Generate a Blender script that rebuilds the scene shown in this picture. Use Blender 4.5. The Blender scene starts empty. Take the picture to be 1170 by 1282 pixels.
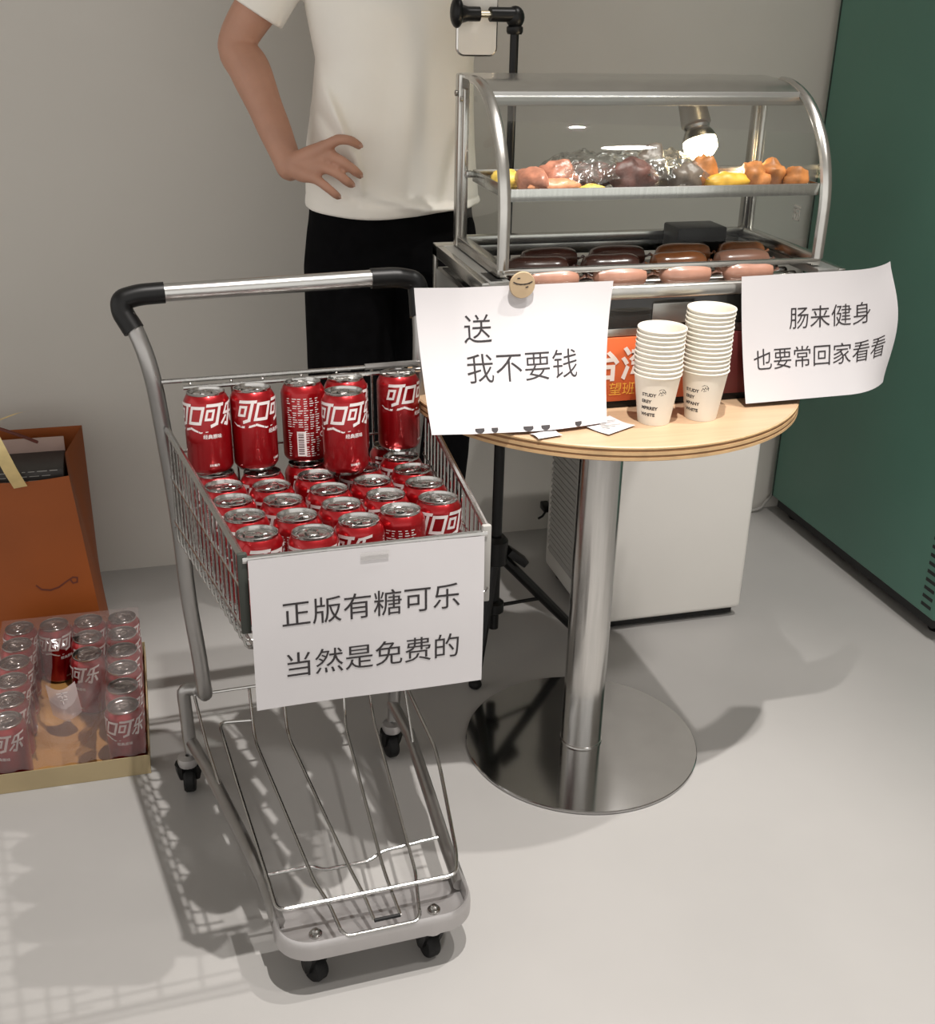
import bpy, bmesh, math, random
from math import sin, cos, pi, radians, sqrt, atan2
from mathutils import Vector, Matrix, noise

random.seed(7)
S = bpy.context.scene
COL = S.collection

# ------------------------------------------------------------------ camera
F_PX, PITCH, ROLL, YAW, CAM_H = 1454.0, radians(24.15), radians(1.4), radians(15.95), 1.3
fw = Vector((sin(YAW) * cos(PITCH), cos(YAW) * cos(PITCH), -sin(PITCH)))
rt = Vector((cos(YAW), -sin(YAW), 0))
up = rt.cross(fw)
r2 = rt * cos(ROLL) + up * sin(ROLL)
u2 = -rt * sin(ROLL) + up * cos(ROLL)
cd = bpy.data.cameras.new('camera')
cam = bpy.data.objects.new('camera', cd)
COL.objects.link(cam)
m = Matrix((r2, u2, -fw)).transposed().to_4x4()
m.translation = (0, 0, CAM_H)
cam.matrix_world = m
cd.sensor_fit = 'VERTICAL'
cd.sensor_height = 24
cd.lens = F_PX / 1282 * 24
cd.clip_start = 0.02
S.camera = cam

# ------------------------------------------------------------------ world, lights, exposure
w = bpy.data.worlds.new('room_light')
S.world = w
w.use_nodes = True
bg = w.node_tree.nodes['Background']
bg.inputs[0].default_value = (1.0, 0.965, 0.925, 1)
bg.inputs[1].default_value = 1.18
S.view_settings.view_transform = 'Standard'
S.view_settings.look = 'None'
S.view_settings.gamma = 1
S.view_settings.exposure = 0.0
S.view_settings.use_curve_mapping = False

def spot(name, loc, target, power, size, blend=0.5, radius=0.03, color=(1, 0.955, 0.915)):
    l = bpy.data.lights.new(name, 'SPOT')
    l.energy = power
    l.spot_size = radians(size)
    l.spot_blend = blend
    l.shadow_soft_size = radius
    l.color = color
    o = bpy.data.objects.new(name, l)
    COL.objects.link(o)
    o.location = loc
    o.rotation_euler = (Vector(target) - Vector(loc)).to_track_quat('-Z', 'Y').to_euler()
    return o

spot('ceiling_spot_main', (0.47, 0.85, 3.1), (0.25, 1.25, 0), 355, 50, 0.75, 0.018)
spot('ceiling_spot_right', (1.38, 1.28, 3.1), (1.05, 1.25, 0), 185, 58, 0.45, 0.022)
spot('ceiling_spot_near', (1.72, 0.3, 3.1), (1.35, 1.45, 0), 150, 50, 0.6, 0.10)

# ------------------------------------------------------------------ materials
MATS = {}
def mat(name, color, rough=0.5, metal=0.0, noise_amt=0.0, noise_scale=20.0, bump=0.0, bump_scale=200.0,
        coat=0.0, emit=None, emit_strength=0.0, sss=0.0, stretch=None, spec=None):
    if name in MATS:
        return MATS[name]
    mt = bpy.data.materials.new(name)
    mt.use_nodes = True
    nt = mt.node_tree
    b = nt.nodes['Principled BSDF']
    b.inputs['Base Color'].default_value = (*color, 1)
    b.inputs['Roughness'].default_value = rough
    b.inputs['Metallic'].default_value = metal
    if spec is not None:
        b.inputs['Specular IOR Level'].default_value = spec
    if coat:
        b.inputs['Coat Weight'].default_value = coat
        b.inputs['Coat Roughness'].default_value = 0.08
    if emit:
        b.inputs['Emission Color'].default_value = (*emit, 1)
        b.inputs['Emission Strength'].default_value = emit_strength
    if sss:
        b.inputs['Subsurface Weight'].default_value = sss
        b.inputs['Subsurface Radius'].default_value = (0.01, 0.004, 0.002)
    tc = nt.nodes.new('ShaderNodeTexCoord')
    mp = nt.nodes.new('ShaderNodeMapping')
    nt.links.new(tc.outputs['Object'], mp.inputs['Vector'])
    if stretch:
        mp.inputs['Scale'].default_value = stretch
    if noise_amt:
        nz = nt.nodes.new('ShaderNodeTexNoise')
        nz.inputs['Scale'].default_value = noise_scale
        nz.inputs['Detail'].default_value = 4
        nt.links.new(mp.outputs[0], nz.inputs['Vector'])
        rp = nt.nodes.new('ShaderNodeValToRGB')
        rp.color_ramp.elements[0].position = 0.3
        rp.color_ramp.elements[1].position = 0.7
        rp.color_ramp.elements[0].color = (*[max(0, c * (1 - noise_amt)) for c in color], 1)
        rp.color_ramp.elements[1].color = (*[min(1, c * (1 + noise_amt)) for c in color], 1)
        nt.links.new(nz.outputs['Fac'], rp.inputs['Fac'])
        nt.links.new(rp.outputs['Color'], b.inputs['Base Color'])
    if bump:
        nb = nt.nodes.new('ShaderNodeTexNoise')
        nb.inputs['Scale'].default_value = bump_scale
        nb.inputs['Detail'].default_value = 3
        nt.links.new(mp.outputs[0], nb.inputs['Vector'])
        bp = nt.nodes.new('ShaderNodeBump')
        bp.inputs['Strength'].default_value = bump
        bp.inputs['Distance'].default_value = 0.002
        nt.links.new(nb.outputs['Fac'], bp.inputs['Height'])
        nt.links.new(bp.outputs['Normal'], b.inputs['Normal'])
    MATS[name] = mt
    return mt

def film(name, tint=(0.95, 0.97, 0.96), haze=0.0, haze_col=(0.8, 0.8, 0.8), rough=0.02, gloss=1.0, bump=0.0, bump_scale=60):
    """thin clear sheet: see-through, with mirror reflection at grazing angles and an optional milky haze"""
    mt = bpy.data.materials.new(name)
    mt.use_nodes = True
    nt = mt.node_tree
    nt.nodes.clear()
    out = nt.nodes.new('ShaderNodeOutputMaterial')
    tr = nt.nodes.new('ShaderNodeBsdfTransparent')
    tr.inputs[0].default_value = (*tint, 1)
    gl = nt.nodes.new('ShaderNodeBsdfGlossy')
    gl.inputs['Roughness'].default_value = rough
    fr = nt.nodes.new('ShaderNodeFresnel')
    fr.inputs['IOR'].default_value = 1.45
    base = tr.outputs[0]
    if haze:
        df = nt.nodes.new('ShaderNodeBsdfDiffuse')
        df.inputs[0].default_value = (*haze_col, 1)
        mx0 = nt.nodes.new('ShaderNodeMixShader')
        mx0.inputs[0].default_value = haze
        nt.links.new(tr.outputs[0], mx0.inputs[1])
        nt.links.new(df.outputs[0], mx0.inputs[2])
        base = mx0.outputs[0]
    mu = nt.nodes.new('ShaderNodeMath')
    mu.operation = 'MULTIPLY'
    mu.inputs[1].default_value = gloss
    mu.use_clamp = True
    nt.links.new(fr.outputs[0], mu.inputs[0])
    mx = nt.nodes.new('ShaderNodeMixShader')
    nt.links.new(mu.outputs[0], mx.inputs[0])
    nt.links.new(base, mx.inputs[1])
    nt.links.new(gl.outputs[0], mx.inputs[2])
    nt.links.new(mx.outputs[0], out.inputs[0])
    if bump:
        tc = nt.nodes.new('ShaderNodeTexCoord')
        nb = nt.nodes.new('ShaderNodeTexNoise')
        nb.inputs['Scale'].default_value = bump_scale
        bp = nt.nodes.new('ShaderNodeBump')
        bp.inputs['Strength'].default_value = bump
        bp.inputs['Distance'].default_value = 0.01
        nt.links.new(tc.outputs['Object'], nb.inputs['Vector'])
        nt.links.new(nb.outputs['Fac'], bp.inputs['Height'])
        nt.links.new(bp.outputs['Normal'], gl.inputs['Normal'])
        nt.links.new(bp.outputs['Normal'], fr.inputs['Normal'])
    return mt

M_floor = mat('grey_epoxy_floor', (0.335, 0.325, 0.313), 0.4, noise_amt=0.035, noise_scale=3, bump=0.02, bump_scale=40)
M_wall = mat('warm_grey_paint', (0.585, 0.56, 0.515), 0.8, noise_amt=0.02, noise_scale=4, bump=0.04, bump_scale=150)
M_ceil = mat('ceiling_paint', (0.6, 0.58, 0.55), 0.9)
M_chrome = mat('chrome_wire', (0.47, 0.465, 0.45), 0.19, 1.0, noise_amt=0.05, noise_scale=60, bump=0.12, bump_scale=400)
M_tube = mat('silver_lacquer_tube', (0.33, 0.32, 0.31), 0.3, 0.85, noise_amt=0.04, noise_scale=30)
M_bumper = mat('silver_painted_steel', (0.40, 0.385, 0.38), 0.3, 0.6, noise_amt=0.04, noise_scale=20)
M_alu = mat('brushed_aluminium', (0.55, 0.545, 0.53), 0.25, 1.0, noise_amt=0.06, noise_scale=40, stretch=(0.3, 8, 8))
M_black = mat('black_plastic', (0.004, 0.004, 0.004), 0.38, noise_amt=0.2, noise_scale=50, spec=0.28)
M_rubber = mat('black_rubber', (0.006, 0.006, 0.006), 0.6, noise_amt=0.2, noise_scale=50, spec=0.25)
M_red = mat('red_can_lacquer', (0.30, 0.0035, 0.007), 0.3, 0.6, noise_amt=0.05, noise_scale=12, coat=0.4)
M_lid = mat('can_aluminium', (0.52, 0.51, 0.495), 0.2, 1.0, noise_amt=0.05, noise_scale=80)
M_print = mat('white_can_print', (0.72, 0.66, 0.65), 0.4, 0.1, noise_amt=0.03)
M_barcode = mat('barcode_ink', (0.05, 0.01, 0.01), 0.5, noise_amt=0.1)
M_paper = mat('white_paper', (0.59, 0.57, 0.578), 0.75, noise_amt=0.012, noise_scale=8, bump=0.03, bump_scale=30)
M_ink = mat('black_ink', (0.025, 0.02, 0.022), 0.6, noise_amt=0.2, noise_scale=300)
M_ply = mat('birch_laminate', (0.43, 0.29, 0.178), 0.45, noise_amt=0.10, noise_scale=3, stretch=(2, 25, 2), bump=0.02)
M_ply_a = mat('plywood_edge_light', (0.52, 0.34, 0.17), 0.6, noise_amt=0.15, noise_scale=30)
M_ply_b = mat('plywood_edge_dark', (0.20, 0.10, 0.04), 0.65, noise_amt=0.2, noise_scale=30)
M_steel = mat('brushed_steel', (0.60, 0.59, 0.57), 0.19, 1.0, noise_amt=0.07, noise_scale=25, stretch=(8, 8, 0.4))
M_disc = mat('polished_steel_base', (0.44, 0.435, 0.43), 0.11, 1.0, noise_amt=0.05, noise_scale=14)
M_case = mat('display_case_steel', (0.55, 0.54, 0.51), 0.25, 1.0, noise_amt=0.06, noise_scale=30)
M_panel = mat('satin_grey_steel', (0.36, 0.36, 0.345), 0.4, 0.9, noise_amt=0.06, noise_scale=8)
M_cup = mat('cream_paper_cup', (0.74, 0.70, 0.61), 0.6, noise_amt=0.015, noise_scale=20)
M_orange = mat('orange_print_panel', (0.62, 0.125, 0.035), 0.5, noise_amt=0.05, noise_scale=10)
M_white = mat('white_lettering', (0.8, 0.74, 0.68), 0.6, noise_amt=0.03)
M_yellow_ink = mat('yellow_lettering', (0.75, 0.38, 0.05), 0.6, noise_amt=0.03)
M_appliance = mat('white_enamel', (0.66, 0.64, 0.60), 0.28, noise_amt=0.02, noise_scale=4)
M_grille = mat('grey_plastic_grille', (0.33, 0.32, 0.30), 0.5, noise_amt=0.05)
M_green = mat('teal_green_enamel', (0.080, 0.195, 0.148), 0.42, noise_amt=0.05, noise_scale=3, bump=0.05, bump_scale=300)
M_dark = mat('dark_interior', (0.01, 0.01, 0.01), 0.7, noise_amt=0.2)
M_skin = mat('skin', (0.47, 0.25, 0.17), 0.55, noise_amt=0.06, noise_scale=25, sss=0.12, bump=0.05, bump_scale=400)
M_nail = mat('fingernail', (0.50, 0.29, 0.22), 0.3, noise_amt=0.03)
M_hair = mat('black_hair', (0.012, 0.01, 0.009), 0.5, noise_amt=0.3, noise_scale=80)
M_shirt = mat('white_cotton', (0.90, 0.87, 0.80), 0.9, noise_amt=0.02, noise_scale=8, bump=0.08, bump_scale=500)
M_trouser = mat('black_cotton', (0.003, 0.003, 0.0035), 0.95, noise_amt=0.3, noise_scale=40, spec=0.08)
M_bag = mat('orange_paper_bag', (0.27, 0.062, 0.005), 0.6, noise_amt=0.10, noise_scale=5, bump=0.04, bump_scale=30)
M_gold = mat('gold_ribbon', (0.70, 0.55, 0.26), 0.35, 0.3, noise_amt=0.12, noise_scale=30)
M_box = mat('black_carton', (0.022, 0.018, 0.016), 0.45, noise_amt=0.2, noise_scale=15)
M_pinkcard = mat('pale_pink_card', (0.42, 0.30, 0.26), 0.7, noise_amt=0.05)
M_tray = mat('gold_cardboard', (0.30, 0.235, 0.13), 0.55, noise_amt=0.12, noise_scale=6)
M_tray_in = mat('gold_cardboard_inside', (0.40, 0.22, 0.07), 0.5, noise_amt=0.12, noise_scale=8)
M_glass = film('case_glass', (0.93, 0.955, 0.94), rough=0.01, gloss=0.4)
M_wrap = film('shrink_film', (0.93, 0.88, 0.87), 0.13, (0.55, 0.47, 0.46), 0.12, 0.9, bump=0.5, bump_scale=30)
M_cling = film('cling_film', (0.93, 0.92, 0.9), 0.04, (0.7, 0.68, 0.64), 0.14, 0.5, bump=0.4, bump_scale=60)
M_bulb = mat('glowing_bulb', (1, 0.85, 0.6), 0.3, emit=(1, 0.80, 0.50), emit_strength=30, noise_amt=0.01)
M_lampshell = mat('lamp_socket_metal', (0.30, 0.29, 0.26), 0.4, 0.7, noise_amt=0.1)
M_phone = mat('white_phone_back', (0.72, 0.69, 0.63), 0.55, noise_amt=0.01)
M_brass = mat('screw_steel', (0.75, 0.68, 0.52), 0.25, 1.0, noise_amt=0.05)
M_wood = mat('wooden_badge', (0.42, 0.31, 0.19), 0.5, noise_amt=0.15, noise_scale=20, stretch=(1, 1, 6))

# ------------------------------------------------------------------ mesh helpers
class MB:
    def __init__(s):
        s.v = []
        s.f = []
    def add(s, verts, faces):
        o = len(s.v)
        s.v += [tuple(p) for p in verts]
        s.f += [tuple(i + o for i in fc) for fc in faces]
        return s
    def box(s, lo, hi, bev=0.0, seg=2, rot=None, about=None):
        bm = bmesh.new()
        bmesh.ops.create_cube(bm, size=1)
        for v in bm.verts:
            v.co = Vector((lo[i] + (v.co[i] + .5) * (hi[i] - lo[i]) for i in range(3)))
        if bev:
            bmesh.ops.bevel(bm, geom=list(bm.edges), offset=bev, segments=seg, affect='EDGES', profile=0.5)
        if rot is not None:
            c = Vector(about) if about else Vector([(a + b) / 2 for a, b in zip(lo, hi)])
            for v in bm.verts:
                v.co = rot @ (v.co - c) + c
        bm.verts.index_update()
        s.add([v.co for v in bm.verts], [[v.index for v in f.verts] for f in bm.faces])
        bm.free()
        return s
    def tube(s, path, r, n=8, closed=False, caps=True, flat=1.0, upv=None):
        P = [Vector(p) for p in path]
        N = len(P)
        R = list(r) if hasattr(r, '__len__') else [r] * N
        T = []
        for i in range(N):
            a = P[(i - 1) % N] if (closed or i > 0) else P[i]
            b = P[(i + 1) % N] if (closed or i < N - 1) else P[i]
            T.append((b - a).normalized())
        ref = Vector(upv) if upv else (Vector((0, 0, 1)) if abs(T[0].z) < 0.9 else Vector((1, 0, 0)))
        nrm = (ref - T[0] * ref.dot(T[0])).normalized()
        vs = []
        for i in range(N):
            nrm = (nrm - T[i] * nrm.dot(T[i])).normalized()
            bn = T[i].cross(nrm)
            for k in range(n):
                a = 2 * pi * k / n
                vs.append(P[i] + (nrm * cos(a) * flat + bn * sin(a)) * R[i])
        fs = []
        for i in range(N if closed else N - 1):
            j = (i + 1) % N
            for k in range(n):
                k2 = (k + 1) % n
                fs.append((i * n + k, i * n + k2, j * n + k2, j * n + k))
        if caps and not closed:
            fs.append(tuple(range(n))[::-1])
            fs.append(tuple(range((N - 1) * n, N * n)))
        return s.add(vs, fs)
    def lathe(s, prof, n=32, c=(0, 0, 0), axis=None, cap0=False, cap1=False):
        vs, fs = [], []
        for (r, z) in prof:
            for k in range(n):
                a = 2 * pi * k / n
                vs.append(Vector((r * cos(a), r * sin(a), z)))
        if axis is not None:
            q = Vector((0, 0, 1)).rotation_difference(Vector(axis))
            vs = [q @ v for v in vs]
        vs = [v + Vector(c) for v in vs]
        L = len(prof)
        for i in range(L - 1):
            for k in range(n):
                k2 = (k + 1) % n
                fs.append((i * n + k, i * n + k2, (i + 1) * n + k2, (i + 1) * n + k))
        if cap0:
            fs.append(tuple(range(n))[::-1])
        if cap1:
            fs.append(tuple(range((L - 1) * n, L * n)))
        return s.add(vs, fs)
    def grid(s, fn, nu, nv):
        vs = [fn(i / nu, j / nv) for j in range(nv + 1) for i in range(nu + 1)]
        fs = [(j * (nu + 1) + i, (j + 1) * (nu + 1) + i, (j + 1) * (nu + 1) + i + 1, j * (nu + 1) + i + 1)
              for j in range(nv) for i in range(nu)]
        return s.add(vs, fs)
    def ball(s, c, r, nu=16, nv=10, fn=None):
        c = Vector(c)
        rr = r if hasattr(r, '__len__') else (r, r, r)
        vs = [c + Vector((0, 0, -rr[2]))]
        for j in range(1, nv):
            t = -pi / 2 + pi * j / nv
            for k in range(nu):
                a = 2 * pi * k / nu
                vs.append(c + Vector((rr[0] * cos(t) * cos(a), rr[1] * cos(t) * sin(a), rr[2] * sin(t))))
        vs.append(c + Vector((0, 0, rr[2])))
        fs = []
        for k in range(nu):
            k2 = (k + 1) % nu
            fs.append((0, 1 + k2, 1 + k))
            for j in range(nv - 2):
                a = 1 + j * nu
                fs.append((a + k, a + k2, a + nu + k2, a + nu + k))
            fs.append((1 + (nv - 2) * nu + k, 1 + (nv - 2) * nu + k2, len(vs) - 1))
        return s.add(vs, fs)
    def mesh(s, name, mt, smooth=True, angle=35):
        me = bpy.data.meshes.new(name)
        me.from_pydata(s.v, [], s.f)
        me.validate()
        if mt:
            me.materials.append(mt)
        if smooth:
            me.polygons.foreach_set('use_smooth', [True] * len(me.polygons))
            me.set_sharp_from_angle(angle=radians(angle))
        me.update()
        return me

def link(name, me, parent=None, loc=None, rot=None):
    o = bpy.data.objects.new(name, me)
    COL.objects.link(o)
    if parent:
        o.parent = parent
    if loc is not None:
        o.location = loc
    if rot is not None:
        o.rotation_euler = rot
    return o

def part(name, mb, mt, parent, smooth=True, angle=35, label=None):
    o = link(name, mb.mesh(name, mt, smooth, angle), parent)
    if label:
        o['label'] = label
    return o

def thing(name, label, cat, loc=(0, 0, 0), rot=(0, 0, 0), group=None):
    o = bpy.data.objects.new(name, None)
    o.empty_display_size = 0.05
    COL.objects.link(o)
    o.location = loc
    o.rotation_euler = rot
    o['label'] = label
    o['category'] = cat
    if group:
        o['group'] = group
    return o

def tag(o, label, cat, group=None):
    o['label'] = label
    o['category'] = cat
    if group:
        o['group'] = group
    return o

def struct(name, mb, mt, smooth=False):
    o = part(name, mb, mt, None, smooth)
    o['kind'] = 'structure'
    return o

def copy_tree(o, parent=None):
    c = o.copy()
    COL.objects.link(c)
    c.parent = parent
    for ch in list(o.children):
        copy_tree(ch, c)
    return c

def catmull(pts, n=6, closed=False):
    P = [Vector(p) for p in pts]
    out = []
    N = len(P)
    for i in range(N if closed else N - 1):
        p0 = P[(i - 1) % N] if (closed or i > 0) else P[i] * 2 - P[i + 1]
        p1, p2 = P[i], P[(i + 1) % N]
        p3 = P[(i + 2) % N] if (closed or i < N - 2) else p2 * 2 - p1
        for k in range(n):
            t = k / n
            out.append(0.5 * ((2 * p1) + (p2 - p0) * t + (2 * p0 - 5 * p1 + 4 * p2 - p3) * t * t + (3 * p1 - p0 - 3 * p2 + p3) * t ** 3))
    if not closed:
        out.append(P[-1])
    return out

def fillet(pts, r, n=4, closed=False):
    """polyline with rounded corners"""
    P = [Vector(p) for p in pts]
    N = len(P)
    out = []
    for i in range(N):
        if not closed and i in (0, N - 1):
            out.append(P[i])
            continue
        a, b, c = P[(i - 1) % N], P[i], P[(i + 1) % N]
        d1, d2 = (a - b), (c - b)
        rr = min(r, d1.length * .45, d2.length * .45)
        p, q = b + d1.normalized() * rr, b + d2.normalized() * rr
        for k in range(n + 1):
            t = k / n
            out.append(p * (1 - t) ** 2 + b * 2 * t * (1 - t) + q * t * t)
    return out

_txt = {}
def text2d(body, size, offset=0.0, shear=0.0, align='LEFT', spacing=1.0):
    """flat lettering outline from the built-in font as 2-D triangles (centred vertically on the em box)"""
    key = (body, size, offset, shear, align, spacing)
    if key in _txt:
        return _txt[key]
    cu = bpy.data.curves.new('lettering', 'FONT')
    cu.body = body
    cu.size = size
    cu.offset = offset
    cu.shear = shear
    cu.align_x = align
    cu.space_character = spacing
    cu.resolution_u = 3
    o = bpy.data.objects.new('lettering', cu)
    COL.objects.link(o)
    dg = bpy.context.evaluated_depsgraph_get()
    me = bpy.data.meshes.new_from_object(o.evaluated_get(dg))
    bm = bmesh.new()
    bm.from_mesh(me)
    bmesh.ops.triangulate(bm, faces=list(bm.faces))
    vs = [(v.co.x, v.co.y - size * 0.36) for v in bm.verts]
    fs = [[v.index for v in f.verts] for f in bm.faces]
    bm.free()
    bpy.data.objects.remove(o)
    bpy.data.curves.remove(cu)
    bpy.data.meshes.remove(me)
    _txt[key] = (vs, fs)
    return vs, fs

def place_text(mb, body, size, fn, x0=0, y0=0, **kw):
    vs, fs = text2d(body, size, **kw)
    mb.add([fn(x + x0, y + y0) for x, y in vs], fs)

def strokes2d(lines, width, step=0.1):
    """thick polylines as small quads"""
    vs, fs = [], []
    for ln in lines:
        wd = width
        if isinstance(ln[-1], (int, float)):
            wd = ln[-1]
            ln = ln[:-1]
        for (x0, y0), (x1, y1) in zip(ln[:-1], ln[1:]):
            L = math.hypot(x1 - x0, y1 - y0)
            tx, ty = (x1 - x0) / L, (y1 - y0) / L
            a0, a1 = -wd * .45, L + wd * .45
            n = max(1, int((a1 - a0) / step))
            for k in range(n):
                s0, s1 = a0 + (a1 - a0) * k / n, a0 + (a1 - a0) * (k + 1) / n
                o = len(vs)
                for s_, sg in ((s0, -1), (s1, -1), (s1, 1), (s0, 1)):
                    vs.append((x0 + tx * s_ - ty * sg * wd / 2, y0 + ty * s_ + tx * sg * wd / 2))
                fs.append((o, o + 1, o + 2, o + 3))
    return vs, fs

def remeshed(mb, name, mt, voxel, smooth_it=4, post=None):
    """fuse overlapping closed shells into one continuous skin"""
    me = mb.mesh(name, mt, False)
    o = link(name, me)
    md = o.modifiers.new('fuse', 'REMESH')
    md.mode = 'VOXEL'
    md.voxel_size = voxel
    md.use_smooth_shade = True
    if smooth_it:
        sm = o.modifiers.new('soften', 'SMOOTH')
        sm.iterations = smooth_it
        sm.factor = 0.5
    dg = bpy.context.evaluated_depsgraph_get()
    me2 = bpy.data.meshes.new_from_object(o.evaluated_get(dg))
    me2.name = name
    bpy.data.objects.remove(o)
    bpy.data.meshes.remove(me)
    if post:
        for v in me2.vertices:
            v.co = post(v.co.copy())
    if not me2.materials:
        me2.materials.append(mt)
    me2.polygons.foreach_set('use_smooth', [True] * len(me2.polygons))
    me2.update()
    return me2

# ------------------------------------------------------------------ setting
struct('floor', MB().box((-3.5, -2.5, -0.05), (3.6, 2.8, 0)), M_floor)
struct('wall_back', MB().box((-3.5, 2.64, 0), (3.6, 2.8, 3.2)), M_wall)
struct('wall_right', MB().box((3.5, -2.5, 0), (3.6, 2.64, 3.2)), M_wall)
struct('ceiling', MB().box((-3.5, -2.5, 3.2), (3.6, 2.8, 3.25)), M_ceil)

# ------------------------------------------------------------------ shopping cart
TH = radians(2.5)
CO = Vector((0.236, 1.27, 0))
RZ = Matrix.Rotation(TH, 3, 'Z')
def CW(p):
    return CO + RZ @ Vector(p)
cart = thing('shopping_cart', 'small silver wire shopping cart full of red cans', 'shopping cart', CO, (0, 0, TH))
# uprights
LT = [(-.178, .462, .205), (-.180, .442, .222), (-.185, .44, .30), (-.193, .44, .40), (-.199, .44, .554), (-.212, .44, .722), (-.220, .442, .785), (-.230, .452, .825), (-.243, .468, .858)]
RT = [(.136, .462, .205), (.139, .442, .222), (.145, .44, .30), (.158, .44, .40), (.172, .44, .554), (.189, .44, .722), (.192, .442, .785), (.194, .452, .825), (.195, .468, .858)]
for pts in (LT, RT):
    part('upright_tube', MB().tube(catmull(pts, 4), 0.0125, 12), M_tube, cart)
for X0, X1, s in ((-.178, -.213, -1), (.136, .160, 1)):
    mb = MB().tube(fillet([(X0, .450, .207), (X0 + .2 * (X1 - X0), .476, .203), (X1, .482, .205), (X1, .484, .185), (X1 - s * .003, .482, .105), (X1 - s * .006, .478, .072)], .022, 5),
                   [.0125] * 8 + [.0115] * 8 + [.010] * 4 + [.009] * 4, 12) if False else MB().tube(
        fillet([(X0, .450, .207), (X0 + .25 * (X1 - X0), .478, .204), (X1, .482, .206), (X1 - s * .003, .482, .105), (X1 - s * .006, .478, .070)], .02, 4), .0115, 12)
    part('caster_post', mb, M_tube, cart)
# handle
part('handle_bar', MB().tube([(-.205, .478, .887), (.135, .478, .893)], .0135, 16), M_alu, cart)
for pts in ([(-.188, .478, .8873), (-.225, .478, .886), (-.250, .476, .880), (-.2505, .472, .864), (-.2365, .459, .838)],
            [(.122, .478, .8928), (.165, .478, .893), (.195, .476, .886), (.1965, .470, .862), (.1942, .455, .834)]):
    part('handle_elbow', MB().tube(fillet(pts, .022, 6), .0158, 16), M_black, cart)
# basket -----------------------------------------------------
def bfloor(y):
    return .544 - .0875 * (y - .08)
def bx(y, s):
    return (-.153 - .12 * y) if s < 0 else (.155 + .09 * y)
YF, YB = 0.003, 0.425
RIMF, RIMB = .679, .694
for s in (-1, 1):
    rim = MB().tube([(bx(YF, s), YF, RIMF), (bx(YB, s), YB, RIMB)], .0048, 8)
    part('basket_rim', rim, M_chrome, cart)
    part('side_wire', MB().tube([(bx(YF, s), YF, .63), (bx(YB, s), YB, .618)], .0022, 6), M_chrome, cart)
    part('side_wire', MB().tube([(bx(YF, s), YF, .575), (bx(YB, s), YB, .545)], .0022, 6), M_chrome, cart)
    n = 17
    for k in range(n):
        y = YF + (YB - YF) * (k + .5) / n
        zt = RIMF + (RIMB - RIMF) * k / n
        zb = bfloor(y) - .006
        x = bx(y, s)
        xi = x - s * .03
        part('side_wire', MB().tube(fillet([(x, y, zt), (x, y, zb), (xi, y, zb - .002)], .012, 3), .0019, 6), M_chrome, cart)
# basket floor wires run under the cans from side to side and front to back
for k in range(6):
    y = YF + .02 + (YB - YF - .04) * k / 5
    part('floor_wire', MB().tube([(bx(y, -1) + .006, y, bfloor(y) - .007), (bx(y, 1) - .006, y, bfloor(y) - .007)], .0022, 6), M_chrome, cart)
for k in range(7):
    t = k / 6
    xa = bx(YF, -1) * (1 - t) + bx(YF, 1) * t
    xb = bx(YB, -1) * (1 - t) + bx(YB, 1) * t
    part('floor_wire', MB().tube([(xa * .93, YF, bfloor(YF) - .003), (xb * .93, YB, bfloor(YB) - .003)], .0019, 6), M_chrome, cart)
# front panel frame and wires
fr = MB().tube(fillet([(bx(0, -1), 0, RIMF - .004), (bx(0, 1), 0, RIMF - .006)], .01), .0048, 8)
part('basket_rim', fr, M_chrome, cart)
for s in (-1, 1):
    part('corner_sleeve', MB().box((bx(0, s) - .006, -.003, .575), (bx(0, s) + .006, .005, .684), .002), M_grille if s > 0 else mat('dark_green_sleeve', (.03, .035, .028), .5, noise_amt=.1), cart)
for k in range(9):
    x = bx(0, -1) + (bx(0, 1) - bx(0, -1)) * (k + .5) / 9
    part('front_wire', MB().tube([(x, .001, RIMF - .005), (x, .001, bfloor(0) - .004)], .0019, 6), M_chrome, cart)
# rear gate
gx0, gx1 = -.206, .186
part('gate_rod', MB().tube([(gx0, .432, .766), (gx1, .432, .766)], .0038, 8), M_chrome, cart)
part('gate_rod', MB().tube([(gx0 + .03, .424, .757), (gx1, .424, .7585)], .0035, 8), M_chrome, cart)
part('gate_rod', MB().tube([(gx0, .430, .655), (gx1, .430, .657)], .0022, 6), M_chrome, cart)
part('gate_rod', MB().tube([(gx0, .430, .53), (gx1, .430, .53)], .0025, 6), M_chrome, cart)
part('gate_sleeve', MB().tube([(.10, .432, .7665), (.187, .432, .767)], .0052, 8), M_tube, cart)
for x in (-.165, -.105, -.058, -.0, .055, .11, .16):
    part('gate_wire', MB().tube([(x, .431, .765), (x + .004, .43, .528)], .0019, 6), M_chrome, cart)
# latch hook sticking out at the front right corner
part('latch_hook', MB().tube(fillet([(.150, .004, .603), (.1565, .0, .600), (.158, -.003, .594), (.154, -.004, .589), (.150, .0, .592)], .004, 3), .0016, 6), M_chrome, cart)
# chassis rail: one tube running round as a U
rail = [(-.208, .482, .10), (-.187, .385, .10), (-.159, .219, .098), (-.140, .102, .094), (-.133, .02, .088)]
railr = [(.154, .482, .11), (.160, .385, .105), (.149, .219, .10), (.141, .102, .094), (.138, .02, .088)]
part('chassis_rail', MB().tube(rail, .0105, 12), M_tube, cart)
part('chassis_rail', MB().tube(railr, .0105, 12), M_tube, cart)
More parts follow.
